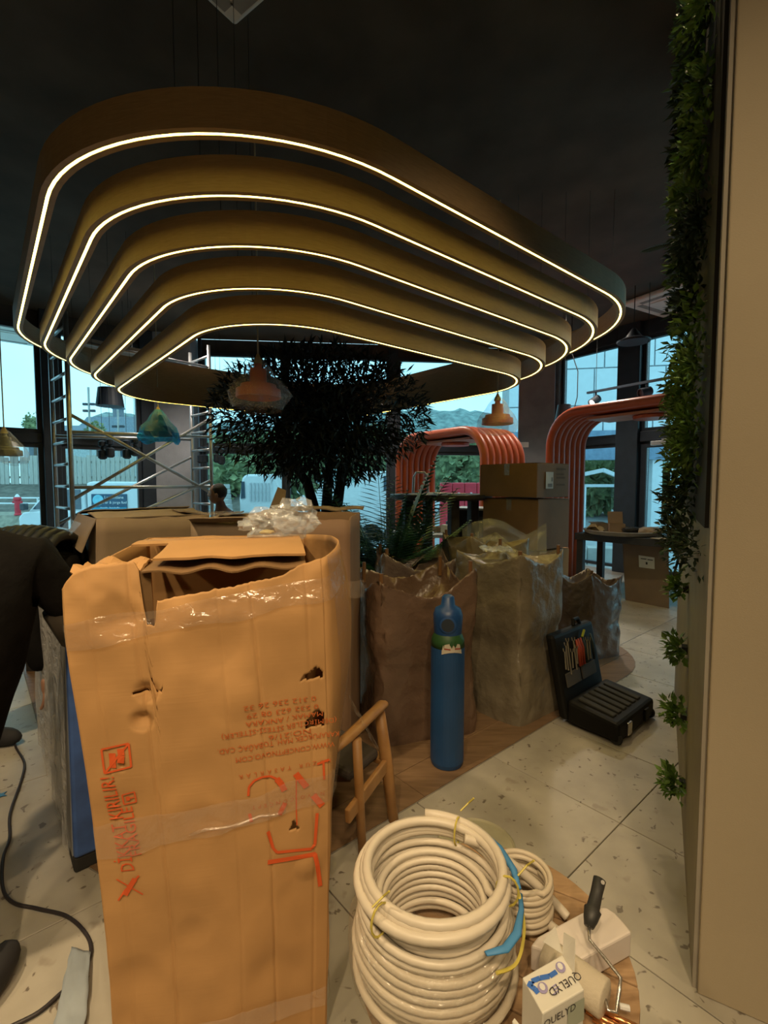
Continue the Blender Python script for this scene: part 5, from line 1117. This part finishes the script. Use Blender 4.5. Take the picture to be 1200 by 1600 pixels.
# ---------------------------------------------------------------- bubble wrapped bundles
def wrapmat(name, c):
    return M(name, c, .27, var=.25, scale=3, bump=.4, bscale=22, spec=.6)
m_w1, m_w2, m_w3, m_w4 = wrapmat('wrap_brown', (.14, .088, .06)), wrapmat('wrap_olive', (.20, .17, .12)), wrapmat('wrap_mauve', (.16, .12, .105)), wrapmat('wrap_ochre', (.23, .185, .105))
def bundle(c, hx, hy, h, rz, mat, label, sd, peaks=(.07, .07, .07, .07), waist=0.0, sharp=.4, top_in=.14, flare=0.0, sag=.05, rimz=0.0):
    t = thing('wrapped_bundle', (c[0], c[1], 0), label, 'bundle', group='bubble wrapped bundles')
    rnd = random.Random(sd); n, m = 44, 18; mt = Matrix.Rotation(rz, 3, 'Z'); vs = []
    crn = [math.atan2(hy, hx), math.pi-math.atan2(hy, hx), -math.pi+math.atan2(hy, hx), -math.atan2(hy, hx)]
    def rim(a):
        z = 0
        for k, ca_ in enumerate(crn):
            d = abs((a-ca_+math.pi) % (2*math.pi)-math.pi); z = max(z, (peaks[k]+sag)*max(0, 1-d/.75)**1.6)
        return h - sag + z
    def pt(a, v, jit=True):
        ca_, sa2 = math.cos(a), math.sin(a); p = 9.0
        r = 1/((abs(ca_)/hx)**p + (abs(sa2)/hy)**p)**(1/p); z = v*rim(a)
        k = 1 - waist*math.exp(-((v-.46)/.08)**2) + flare*max(0, .42-v) - .04*max(0, .1-v)*10*.5
        q = noise.noise(Vector((ca_*1.6+sd, sa2*1.6, z*2.0)))*.028
        rr2 = r*k + q + (rnd.uniform(-.011, .011) if jit and .02 < v < .98 else 0)
        return Vector((c[0], c[1], 0)) + mt @ Vector((rr2*ca_, rr2*sa2, max(0.0, z + (rnd.uniform(-.012, .012) if jit and .02 < v < .98 else 0))))
    # angles bunched on the corners
    ang = sorted([ca_+dd for ca_ in crn for dd in (-.10, 0, .10)] + [-math.pi+2*math.pi*(k+rnd.uniform(-.25, .25))/(n-12) for k in range(n-12)])
    n = len(ang)
    for j in range(m+1):
        for a in ang: vs.append(pt(a+(rnd.uniform(-.05, .05) if 0 < j < m else 0), j/m))
    inner = []
    for j in range(1, 6):
        for k, a in enumerate(ang):
            p = vs[m*n+k]; ctr = Vector((c[0], c[1], p.z)); q = p.lerp(ctr, min(.92, .05+.2*(j-1)+rnd.uniform(-.02, .02))); q.z = p.z - top_in*(1-math.exp(-j*.9)) + rnd.uniform(-.015, .015); inner.append(q)
    vs += inner; fc = []
    for j in range(m+5):
        for k in range(n):
            q = (j*n+k, j*n+(k+1) % n, (j+1)*n+(k+1) % n, (j+1)*n+k)
            fc += ([(q[0], q[1], q[2]), (q[0], q[2], q[3])] if rnd.random() < .5 else [(q[0], q[1], q[3]), (q[1], q[2], q[3])])
    b = MB(); b.add(vs, fc); b.add(inner[-n:], [tuple(range(n))]); b.add(vs[:n], [tuple(range(n))]); b.build('bubble_wrap', mat, t, smooth=True, sub=1)
    for k, ca_ in enumerate(crn):
        if peaks[k] > .03:
            p = pt(ca_, 1.0, False); q = Vector((c[0], c[1], 0)); b = MB(); p2 = p.lerp(Vector((q.x, q.y, p.z)), .09)
            b.tube([p2-Vector((0, 0, .12)), p2+Vector((0, 0, .004))], .012, 8); b.build('leg_tip', M('tip_wood', (.2, .1, .04), .5), t)
    return t
bundle((.175, 2.80), .30, .27, .87, R(14), m_w1, 'brown bubble-wrapped bundle directly behind the gas cylinder', 2, (.06, .04, .05, .10), .03, .4, .28, .1)
bundle((.80, 3.05), .25, .265, .96, R(40), m_w2, 'olive bubble-wrapped bundle with pointed corner beside the open toolbox', 5, (.05, .03, .05, .05), .10, .4, .07, .28, .03)
bundle((.22, 3.45), .27, .24, .88, R(8), m_w3, 'mauve-brown wrapped bundle in the second row behind the brown one', 9, (.05, .06, .08, .03), .02, .4, .12)
bundle((.78, 3.72), .27, .24, .98, R(20), m_w4, 'ochre wrapped bundle with shiny folded top in the second row', 13, (.03, .05, .06, .03), .02, .4, .05)
bundle((1.70, 3.93), .185, .19, .66, R(25), m_w3, 'small mauve wrapped bundle with open top right of the others', 17, (.02, .02, .06, .02), .06, .4, .14)
# loose clear sheet over the rear bundle
b = MB(); b.grid(lambda u, v: at(722+132*u, 872-62*v*(.55+.45*abs(math.sin(u*3.6+.4))), 3.62+.35*v+.1*noise.noise(Vector((u*4, v*3, 1))))+Vector((0, 0, .03*noise.noise(Vector((u*6, v*5, 3))))), 30, 14); tag(b.build('plastic_sheet', m_film2, smooth=True), 'rumpled clear plastic sheet over the rear bundles', 'plastic sheet')
# shiny folds on top
b = MB(); q0 = Vector((.62, 2.98, .98)); b.grid(lambda u, v: q0+Vector((.20*u, -.03*u+.16*v, .02*noise.noise(Vector((u*8, v*8, 2)))+.012*v)), 14, 10); tag(b.build('film_scrap', film('scrap_film', (.9, .9, .9), .35, .35, 40, 1, .1, (.55, .53, .48)), smooth=False), 'crinkled silvery film scrap on the olive bundle', 'film')
# ---------------------------------------------------------------- open tool case
P2 = on(966, 1168); TAx, TBx = Vector((.75, .66, 0)).normalized(), Vector((.62, -.785, 0)).normalized()
W_, D_ = .50, .30; P1 = P2 - TBx*D_
tc_ = thing('tool_case', P1+TAx*W_/2+TBx*D_/2, 'black open tool case with spanners in its upright lid', 'tool case')
m_tb = M('case_black', (.008, .008, .007), .6, var=.2, spec=.2); m_foam = M('case_foam', (.03, .03, .027), .85); m_chrome = M('chrome_tool', (.55, .52, .48), .25, .9)
def tcp(a, d, z): return P1+TAx*a+TBx*d+Vector((0, 0, z))
b = MB(); b.hexa([tcp(0, 0, .015), tcp(W_, 0, .015), tcp(W_, D_, .015), tcp(0, D_, .015), tcp(0, 0, .15), tcp(W_, 0, .15), tcp(W_, D_, .12), tcp(0, D_, .12)]); b.build('base_shell', m_tb, tc_, bevel=.02)
for i in range(6):
    a = .05+i*.065; b = MB(); b.hexa([tcp(a, .04, .145), tcp(a+.045, .04, .145), tcp(a+.045, D_-.05, .118), tcp(a, D_-.05, .118), tcp(a, .04, .162), tcp(a+.045, .04, .162), tcp(a+.045, D_-.05, .136), tcp(a, D_-.05, .136)]); b.build('tray_rib', m_foam, tc_, bevel=.006)
def lid(a, h, o=0.0): return tcp(a, -.02-h*.22-o*.97, .15+h*.97-o*.2*0)
b = MB(); b.hexa([lid(0, -.13, .06), lid(W_, -.13, .06), lid(W_, -.13, 0), lid(0, -.13, 0), lid(0, .36, .06), lid(W_, .36, .06), lid(W_, .36, 0), lid(0, .36, 0)]); ls = b.build('lid_shell', m_tb, tc_, bevel=.018)
for a0_, a1_ in ((.05, .22), (.24, .42)):
    b = MB(); b.hexa([lid(a0_, .05, -.002), lid(a1_, .05, -.002), lid(a1_, .05, -.012), lid(a0_, .05, -.012), lid(a0_, .13, -.002), lid(a1_, .13, -.002), lid(a1_, .13, -.012), lid(a0_, .13, -.012)]); b.build('lid_pocket', M('pocket_grey', (.07, .065, .055), .8), tc_, bevel=.004)
for i, (a, h0, h1) in enumerate(((.05, .16, .26), (.075, .15, .29), (.10, .12, .31), (.13, .15, .24), (.17, .13, .30), (.19, .16, .25), (.33, .15, .27), (.36, .15, .26))):
    b = MB(); q0, q1 = lid(a, h0, -.018), lid(a+.02, h1, -.018); b.bar(q0, q1, .009, .005, (0, 1, 0)); dd = (q1-q0).normalized(); sdv = dd.cross(Vector((0, 1, 0))).normalized()
    b.bar(q1+sdv*.006, q1+dd*.02+sdv*.009, .006, .005, (0, 1, 0)); b.bar(q1-sdv*.006, q1+dd*.02-sdv*.009, .006, .005, (0, 1, 0)); b.build('spanner', m_chrome, tc_)
for i, (a, cm) in enumerate(((.215, (.35, .05, .02)), (.24, (.3, .04, .02)), (.27, (.25, .04, .02)), (.30, (.03, .05, .05)), (.40, (.03, .05, .05)))):
    b = MB(); b.tube([lid(a, .14, -.02), lid(a+.012, .24, -.02), lid(a+.005, .30, -.02)], [.008, .011, .005], 8); b.build('plier_handle', M('grip%d' % (i//3), cm, .5), tc_, smooth=True)
b = MB(); b.tube([lid(.30, .30, -.02), lid(.34, .335, -.02)], .008, 6); b.build('green_grip', M('grip_lime', (.35, .4, .03), .5), tc_)
b = MB(); b.tube([lid(.30, .36, .03), lid(.31, .395, .03), lid(.37, .395, .03), lid(.38, .36, .03)], .012, 8); b.build('carry_handle', m_tb, tc_)
for a in (.1, .34):
    b = MB(); b.hexa([tcp(a, D_, .03), tcp(a+.05, D_, .03), tcp(a+.05, D_+.012, .03), tcp(a, D_+.012, .03), tcp(a, D_, .10), tcp(a+.05, D_, .10), tcp(a+.05, D_+.012, .10), tcp(a, D_+.012, .10)]); b.build('latch', m_chrome if a < .2 else m_tb, tc_, bevel=.003)
for a in (.02, W_-.02):
    b = MB(); b.lathe([(.028, -.012), (.032, 0), (.028, .012)], tcp(a, D_-.02, .032), 16, TAx.to_track_quat('Z', 'Y').to_matrix()); b.build('wheel', m_tyre, tc_)
# ---------------------------------------------------------------- left people
m_jk = M('jacket_black', (.006, .0055, .0055), .9, var=.4, scale=10, bump=.5, bscale=14, spec=.12); m_tr = M('trousers_dark', (.02, .02, .024), .8)
def person(name_loc, label, V, Ed, hair=None, root=0):
    t = thing('person', name_loc, label, 'person'); bd = skin_body('body', m_jk, V, Ed, t, root=root); return t
V = [((-1.30, 1.33, .84), (.17, .15)), ((-1.27, 1.38, 1.0), (.19, .16)), ((-1.26, 1.42, 1.14), (.17, .14)), ((-1.33, 1.44, 1.24), (.09, .09)), ((-1.42, 1.47, 1.31), (.07, .07)),
     ((-1.115, 1.50, 1.155), (.085, .085)), ((-1.045, 1.56, 1.02), (.07, .07)), ((-1.035, 1.62, .90), (.055, .055)),
     ((-1.42, 1.36, 1.14), (.085, .085)), ((-1.52, 1.5, .98), (.065, .065)), ((-1.42, 1.62, .86), (.05, .05)),
     ((-1.24, 1.36, .74), (.16, .15)), ((-1.25, 1.29, .42), (.075, .08)), ((-1.12, 1.25, .09), (.055, .06)),
     ((-1.42, 1.36, .66), (.10, .10)), ((-1.46, 1.40, .40), (.07, .07)), ((-1.47, 1.42, .1), (.05, .05))]
pa = person((-1.25, 1.33, 0), 'person in black jacket bending down at the left edge', V, [(0, 1), (1, 2), (2, 3), (3, 4), (2, 5), (5, 6), (6, 7), (2, 8), (8, 9), (9, 10), (0, 11), (11, 12), (12, 13), (0, 14), (14, 15), (15, 16)])
b = MB(); b.blob((-1.49, 1.5, 1.42), (.085, .1, .12), 3, 0, 1); hd = b.build('head', m_skin, pa, smooth=True); b = MB(); b.blob((-1.50, 1.49, 1.45), (.09, .1, .11), 3, .1, 5, 2); b.build('hair', m_hair, hd, smooth=True)
def hand(parent, w0, d, mat):
    d = Vector(d).normalized(); sd = d.cross(Vector((0, 0, 1))).normalized(); nn = sd.cross(d); V = [(w0, .022), (w0+d*.05, (.034, .016))]; Ed = [(0, 1)]
    for k, (o, ln) in enumerate(((-.03, .062), (-.01, .072), (.01, .068), (.028, .052))):
        i = len(V); V += [(w0+d*.085+sd*o, .010), (w0+d*(.085+ln*.55)+sd*o*1.15-nn*.012, .0085), (w0+d*(.085+ln)+sd*o*1.2-nn*.032, .007)]; Ed += [(1, i), (i, i+1), (i+1, i+2)]
    i = len(V); V += [(w0+d*.045-sd*.045, .011), (w0+d*.075-sd*.06-nn*.01, .009)]; Ed += [(1, i), (i, i+1)]
    return skin_body('hand', mat, V, Ed, parent)
hand(pa, Vector((-1.03, 1.64, .865)), (.1, .25, -1), m_skin)
b = MB(); b.tube([(-1.045, 1.565, 1.0), (-1.033, 1.615, .885)], [.074, .066], 14); b.build('cuff', M('cuff_brown', (.045, .035, .025), .85), pa, smooth=True)
for x, y, dx in ((-1.11, 1.24, .05), (-1.47, 1.42, .05)):
    b = MB(); b.blob((x+.02, y-.02, .045), (.055, .125, .05), 3, .05, 2, 1, lambda q: Vector((q.x, q.y, max(q.z, -.043)))); b.build('shoe', m_tr, pa, smooth=True)
V = [((-2.15, 2.35, .80), (.16, .15)), ((-1.98, 2.40, .98), (.16, .15)), ((-1.80, 2.45, 1.03), (.165, .14)), ((-1.66, 2.46, .98), (.10, .10)), ((-1.58, 2.42, .88), (.07, .07)),
     ((-1.70, 2.30, .95), (.08, .08)), ((-1.66, 2.22, .70), (.06, .06)), ((-1.60, 2.2, .52), (.045, .045)), ((-1.80, 2.60, .95), (.08, .08)), ((-1.86, 2.66, .7), (.06, .06)), ((-1.84, 2.6, .5), (.045, .045)),
     ((-2.13, 2.25, .6), (.10, .10)), ((-2.08, 2.22, .42), (.08, .08)), ((-2.12, 2.22, .1), (.05, .05)), ((-2.13, 2.48, .6), (.10, .10)), ((-2.06, 2.5, .42), (.08, .08)), ((-2.12, 2.5, .1), (.05, .05))]
pb = person((-2.05, 2.38, 0), 'person in black padded jacket bent over behind the nearer one', V, [(0, 1), (1, 2), (2, 3), (3, 4), (2, 5), (5, 6), (6, 7), (2, 8), (8, 9), (9, 10), (0, 11), (11, 12), (12, 13), (0, 14), (14, 15), (15, 16)])
for i in range(9):
    a = -1.95+i*.04; b = MB(); b.tube([(a, 2.43+.155*math.cos(q), 1.0+.01*i-.0015*i*i+.155*math.sin(q)) for q in [R(k) for k in range(-10, 191, 20)]], .024, 8); b.build('quilt_roll', M('jacket_navy', (.01, .014, .022), .5), pb, smooth=True)
b = MB(); b.blob((-1.56, 2.38, .80), (.09, .085, .12), 3, .05, 3); b.build('head', m_hair, pb, smooth=True)
hand(pb, Vector((-1.58, 2.19, .5)), (.2, 0, -1), m_skin)
for y in (2.22, 2.5): b = MB(); b.blob((-2.07, y, .045), (.125, .05, .05), 3, .05, 2, 1, lambda q: Vector((q.x, q.y, max(q.z, -.043)))); b.build('shoe', m_tr, pb, smooth=True)
# ---------------------------------------------------------------- floor bits at the left
def smooth_path(pts, k=6):
    pts = [Vector(p) for p in pts]; out = []
    for i in range(len(pts)-1):
        p0, p1, p2, p3 = pts[max(i-1, 0)], pts[i], pts[i+1], pts[min(i+2, len(pts)-1)]
        for j in range(k):
            t = j/k; out.append(.5*((2*p1)+(p2-p0)*t+(2*p0-5*p1+4*p2-p3)*t*t+(3*p1-p0-3*p2+p3)*t**3))
    return out+[pts[-1]]
pth = [on(x, y, .008) for x, y in ((20, 1150), (25, 1168), (38, 1192), (33, 1220), (16, 1270), (15, 1310), (5, 1340), (4, 1385), (20, 1410), (60, 1420), (105, 1432), (135, 1460), (142, 1490), (125, 1525), (95, 1552), (60, 1582), (15, 1605))]
b = MB(); b.tube(smooth_path(pth), .0055, 8); tag(b.build('power_cable', M('cable_black', (.025, .02, .022), .5), smooth=True), 'thin black power cable winding over the floor at left', 'cable')
q = [on(112, 1483, .012), on(142, 1492, .012), on(132, 1625, .012), on(80, 1625, .012)]
b = MB(); b.grid(lambda u, v: (q[0]*(1-u)+q[1]*u)*(1-v)+(q[3]*(1-u)+q[2]*u)*v + Vector((.006*noise.noise(Vector((u*3, v*5, 0))), 0, .006+.006*noise.noise(Vector((u*4, v*6, 2)))+.012*math.exp(-((v-.3)/.2)**2))), 8, 20); tag(b.build('cloth_strip', M('cloth_greyblue', (.27, .31, .35), .85), smooth=True, solid=.003), 'pale grey-blue cloth strip lying on the floor', 'cloth')
b = MB(); c = on(0, 1243, .003)
st_ = [(c + Vector((math.cos(R(k*36))*(.03 if k % 2 == 0 else .013), math.sin(R(k*36))*(.03 if k % 2 == 0 else .013), 0))) for k in range(10)]; b.prism(st_, (0, 0, 0), (0, 0, .002)); tag(b.build('tape_scrap', M('tape_blue', (.05, .2, .42), .6)), 'small blue tape scrap on the floor at the left edge', 'scrap')
# ---------------------------------------------------------------- cable spool as a table
SC, SR, SZ = Vector((.222, .945, 0)), .275, .45
spl = thing('cable_spool', SC, 'rough wooden cable spool used as a table', 'spool')
m_sw2 = wood('spool_wood', (.20, .115, .055), (.40, .26, .14), 3, (2, 16, 16), .75)
def flange(z0, z1, rr_, ang):
    ca, sa_ = math.cos(ang), math.sin(ang); circ = [(rr_*math.cos(2*math.pi*k/48), rr_*math.sin(2*math.pi*k/48)) for k in range(48)]
    y = -rr_; i = 0; ws = (.075, .09, .068, .085, .08, .07, .09)
    while y < rr_:
        w_ = ws[i % 7]; pl = clip([(-rr_, y+.0015), (rr_, y+.0015), (rr_, y+w_-.0015), (-rr_, y+w_-.0015)], circ)
        if len(pl) > 2:
            b = MB(); dz = random.uniform(-.002, .0); b.prism([SC+Vector((x*ca-yy*sa_, x*sa_+yy*ca, 0)) for x, yy in pl], (0, 0, z0), (0, 0, z1+dz)); b.build('plank', m_sw2, spl, bevel=.002)
        y += w_; i += 1
flange(SZ-.035, SZ, SR, R(-28)); flange(.0, .035, SR, R(10))
b = MB(); b.lathe([(.12, .035), (.12, SZ-.035)], SC, 24); b.build('drum', m_sw2, spl)
# coils
m_pvc = M('cable_white', (.56, .50, .41), .4, var=.06); m_pvc2 = M('cable_cream', (.50, .43, .33), .4, var=.08)
CC = Vector((.098, .905, 0))
def coil(c, turns, fn, r_, mat, nm, label, per=36, extra=None, pre=None):
    pts = list(pre or [])
    for k in range(int(turns*per)+1):
        t_ = k/per; R_, z, ox, oy = fn(t_); a = 2*math.pi*t_; pts.append(c+Vector((R_*math.cos(a)+ox, R_*math.sin(a)+oy, z)))
    if extra: pts += extra
    t = thing(nm, Vector((c.x, c.y, SZ)), label, 'cable coil'); b = MB(); b.tube(pts, r_, 8); b.build('cable', mat, t, smooth=True); return t
def low(t):
    lay, k = divmod(t, 9); lay = int(lay)                      # four shells of nine turns
    f = k if lay % 2 == 0 else 9-k
    z = SZ+.008+f*.0152; Rr = (.152, .136, .120, .104)[min(lay, 3)] - .012*(f/9)**2*(1 if lay == 0 else 0) + .010*noise.noise(Vector((t*.9, 0, 0)))
    return Rr, z+.006*noise.noise(Vector((t*2.2, 1, 0)))*min(1, f), .008*noise.noise(Vector((t*.7, 5, 0))), .008*noise.noise(Vector((t*.7, 9, 0)))
cl = coil(CC, 35.9, low, .0076, m_pvc, 'cable_coil', 'big low coil of white cable in clear film on the spool')
b = MB(); n = 48; vs = []
for (r_, z) in ((.10, SZ+.002), (.163, SZ+.004), (.170, SZ+.05), (.166, SZ+.10), (.150, SZ+.13)):
    for k in range(n):
        a = 2*math.pi*k/n; w_ = 1+.03*noise.noise(Vector((math.cos(a)*4, math.sin(a)*4, z*12))); vs.append(CC+Vector((r_*w_*math.cos(a), r_*w_*math.sin(a), z)))
b.add(vs, [(j*n+k, j*n+(k+1) % n, (j+1)*n+(k+1) % n, (j+1)*n+k) for j in range(4) for k in range(n)]); b.build('film', film('coil_film', (.96, .95, .93), .05, .10, 40, .8, .12, (.8, .75, .65)), cl, smooth=True)
def up(t): return .139 - .007*math.sin(t*1.9) + .012*noise.noise(Vector((t*1.3, 2, 0))), SZ+.158+.0115*(t/1.6) + .004*noise.noise(Vector((t*3, 7, 0))), .004*math.sin(t*2.1), .010+.004*math.cos(t*1.3)
tail = [on(x, y, z) for x, y, z in ((726, 1310, SZ+.185), (760, 1322, SZ+.17), (800, 1350, SZ+.13), (840, 1385, SZ+.08), (868, 1412, SZ+.03), (886, 1432, SZ+.012))]
c2 = coil(CC, 5.25, up, .0098, m_pvc, 'cable_coil', 'thick white cable coil lying on top with a loose tail')
b = MB(); b.tube(smooth_path(tail, 8), .0098, 10); b.build('cable_tail', m_pvc, c2, smooth=True)
b = MB(); b.tube(smooth_path([on(x, y, SZ+.012) for x, y in ((812, 1395), (832, 1422), (862, 1448), (880, 1462))], 6), .0098, 10); b.build('cable_tail', m_pvc, c2, smooth=True)
m_bt = M('tape_blue', (.05, .2, .42), .5); m_yel = M('tie_yellow', (.5, .42, .08), .5)
def cpos(a, r_, z): return CC+Vector((r_*math.cos(a), r_*math.sin(a), z))
b = MB(); b.tube([cpos(R(38), .155, SZ+.19), cpos(R(25), .163, SZ+.18), cpos(R(8), .166, SZ+.17), cpos(R(-6), .165, SZ+.165)], [.005, .007, .008, .005], 8, flat=.6); b.build('blue_tape', m_bt, c2, smooth=True)
b = MB(); b.tube([cpos(R(-62), .158, SZ+.158), cpos(R(-48), .166, SZ+.15), cpos(R(-36), .170, SZ+.155), cpos(R(-22), .168, SZ+.165), cpos(R(-10), .166, SZ+.165)], [.005, .008, .008, .005, .004], 8, flat=.5); b.build('blue_tape', m_bt, c2, smooth=True)
for a in (R(62), R(-138), R(-14)):
    b = MB(); ring = [cpos(a, .141, SZ+.175)+Vector((math.cos(a)*.021*math.cos(q_), math.sin(a)*.021*math.cos(q_), .03*math.sin(q_))) for q_ in [2*math.pi*k/14 for k in range(14)]]; b.tube(ring, .0022, 6, closed=True)
    e_ = cpos(a, .16, SZ+.21); b.tube([e_, e_+Vector((.02, .01, .012)), e_+Vector((.03, .0, .03))], .002, 5); b.build('wire_tie', m_yel, c2)
b = MB(); b.tube(smooth_path([cpos(R(-12), .163, SZ+.17), cpos(R(-26), .175, SZ+.14), cpos(R(-42), .178, SZ+.12), cpos(R(-58), .172, SZ+.13)]), .003, 6); b.build('earth_wire', m_yel, c2)
C3 = Vector((.305, 1.01, 0))
coil(C3, 11.5, lambda t: (.062-.01*((t*.37) % 1), SZ+.008+.0078*t, .003*math.sin(t), 0), .006, m_pvc2, 'cable_coil', 'small cream cable coil in film between big coil and tools')
# tools on the spool
def onz(x, y, z): return on(x, y, z)
zt_ = SZ+.055
poly = [onz(x, y, zt_) for x, y in ((829, 1477), (840, 1463), (880, 1441), (918, 1421), (934, 1416), (948, 1417), (961, 1426), (974, 1440), (987, 1456), (945, 1479), (904, 1501), (866, 1490))]
b = MB(); b.prism(poly, (0, 0, -.052), (0, 0, 0)); o = tag(b.build('foam_float', M('float_white', (.60, .54, .50), .7, var=.08), bevel=.004), 'white rounded foam float block lying on the spool', 'block')
sA, sB = onz(852, 1492, SZ+.038), onz(946, 1562, SZ+.038)
rl = thing('paint_roller', sA, 'paint roller with white sleeve and black handle on the spool', 'paint roller')
b = MB(); b.tube([sA, sA.lerp(sB, .02), sA.lerp(sB, .98), sB], [.026, .031, .031, .026], 20); b.build('sleeve', M('sleeve_cream', (.52, .46, .36), .9, bump=.12, bscale=200), rl, smooth=True)
h0, h1 = onz(937, 1374, SZ+.13), onz(920, 1448, SZ+.085)
b = MB(); b.tube([h0+(h0-h1)*.02, h0, h0.lerp(h1, .3), h0.lerp(h1, .62), h0.lerp(h1, .66), h0.lerp(h1, .85), h1], [.008, .0125, .0115, .0125, .0165, .0135, .009], 12); hh = b.build('handle', M('handle_black', (.025, .025, .025), .5), rl, smooth=True)
b = MB(); b.tube([h0+Vector((0, -.012, .004)), h0+Vector((0, -.0145, .006))], .004, 8); b.build('hang_hole', M('hole_grey', (.35, .33, .3), .6), hh)
w_ = [h1, onz(921, 1468, SZ+.075), onz(945, 1497, SZ+.07), onz(970, 1528, SZ+.06), onz(967, 1552, SZ+.05), onz(963, 1582, SZ+.03), onz(950, 1578, SZ+.036), sB]
b = MB(); b.tube(w_, .0032, 8); b.build('wire_frame', m_chrome, rl, smooth=True)
b = MB(); b.tube([onz(968, 1572, SZ+.02), onz(984, 1576, SZ+.02)], .005, 8); b.build('end_cap', m_paper, rl)
# paste box
zb = SZ+.145
A_, B_, C_, D4 = onz(816, 1527, zb), onz(879, 1491, zb), onz(913, 1546, zb), onz(848, 1584, zb)
gb = thing('paste_box', (A_+C_)/2-Vector((0, 0, .145)), 'white and blue wallpaper paste box lettered QUELYD on the spool', 'box')
m_bw = M('carton_white', (.62, .60, .54), .6, var=.04)
b = MB(); dn = Vector((0, 0, -.143)); b.hexa([A_+dn, D4+dn, C_+dn, B_+dn, A_, D4, C_, B_]); b.build('body', m_bw, gb, bevel=.002)
def gf(u, v, o=.0012): p = A_*(1-u)*(1-v)+B_*u*(1-v)+C_*u*v+D4*(1-u)*v; p = p.copy(); p.z += o; return p      # u along A-B, v towards the viewer
m_bl, m_lil, m_ink = M('ink_blue', (.04, .14, .50), .6), M('ink_lilac', (.28, .25, .45), .6), M('ink_black', (.03, .025, .03), .6)
b = MB(); stroke(b, [(.03, .30), (.12, .22), (.3, .25), (.5, .33), (.68, .32)], .13, gf); stroke(b, [(.04, .26), (.10, .42), (.12, .55)], .10, gf); b.build('print', m_bl, gb)
for cu_, cv_ in ((.25, .50), (.80, .28)):
    b = MB(); b.add([gf(cu_+.10*math.cos(k*.3927), cv_+.15*math.sin(k*.3927), .0018) for k in range(16)], [tuple(range(16))]); b.build('print', m_lil, gb)
    b = MB(); b.add([gf(cu_+.055*math.cos(k*.785), cv_-.02+.10*math.sin(k*.785), .0024) for k in range(8)], [tuple(range(8))]); b.build('print', m_paper, gb)
exd, eyd = (A_-B_).normalized(), (D4-A_).normalized()
txt('QUELYD', .0175, m_ink, gf(.70, .68, .002), exd, eyd, 'lettering', gb)
for v_, u_ in ((.60, .40), (.68, .42), (.76, .36)):
    b = MB(); stroke(b, [(u_, v_), (u_+.14, v_-.02)], .035, gf); b.build('print', m_lil, gb)
fx_ = (C_-D4).normalized(); fnrm = fx_.cross(Vector((0, 0, 1))).normalized()
txt('QUELYD', .017, m_ink, D4+fx_*.034-Vector((0, 0, .018))+fnrm*.0015, fx_, (0, 0, 1), 'lettering', gb)
b = MB(); q = D4+fnrm*.0013; b.add([q+fx_*.05-Vector((0, 0, .012)), q+fx_*.085-Vector((0, 0, .012)), q+fx_*.085-Vector((0, 0, .05)), q+fx_*.05-Vector((0, 0, .05))], [(0, 1, 2, 3)]); b.build('print', M('ink_sage', (.35, .38, .30), .6), gb)
b = MB(); b.add([q-Vector((0, 0, .06)), q+fx_*.09-Vector((0, 0, .06)), q+fx_*.09-Vector((0, 0, .14)), q-Vector((0, 0, .14))], [(0, 1, 2, 3)]); b.build('print', M('ink_taupe', (.28, .2, .18), .6), gb)
b = MB(); b.add([B_, B_+(A_-B_)*.45+Vector((.0, .012, .028)), B_+(A_-B_)*.1+Vector((0, .02, .035))], [(0, 1, 2)]); b.add([B_, C_.lerp(B_, .45), B_.lerp(C_, .3)+Vector((.012, .005, .04)), B_+Vector((.004, .006, .034))], [(0, 1, 2, 3)]); b.build('box_flap', m_bw, gb, solid=.0015)
# second white carton scrap + copper pipes
b = MB(); p_ = onz(826, 1590, SZ+.06); b.hexa([p_+Vector((-.03, -.03, -.06)), p_+Vector((.005, -.05, -.06)), p_+Vector((.01, -.045, -.06)), p_+Vector((-.025, -.025, -.06)), p_+Vector((-.03, -.01, .005)), p_+Vector((0, -.04, -.01)), p_+Vector((.005, -.035, -.01)), p_+Vector((-.025, -.005, .005))]); tag(b.build('card_scrap', m_bw), 'folded white card scrap left of the paste box', 'card')
m_cop = M('copper', (.80, .38, .16), .25, .95, var=.08)
for i, (xa, ya, xb, yb) in enumerate(((916, 1578, 968, 1606), (936, 1578, 1000, 1608), (926, 1590, 960, 1610))):
    b = MB(); b.tube([onz(xa, ya, SZ+.007), onz(xb, yb, SZ+.007)], .0055, 10); tag(b.build('copper_pipe', m_cop, smooth=True), 'short bright copper pipe by the roller, %s of three' % ('left', 'right', 'nearest')[i], 'pipe', 'copper pipes on the spool')
# round lid on the floor behind the spool
LC_ = on(742, 1318, 0); b = MB(); b.lathe([(.145, .0), (.15, .004), (.15, .018), (.145, .022), (.138, .016), (.0, .016)], LC_+Vector((.0, -.03, 0)), 36); tag(b.build('bucket_lid', M('lid_olive', (.34, .32, .22), .6)), 'pale round bucket lid on the floor behind the spool', 'lid')
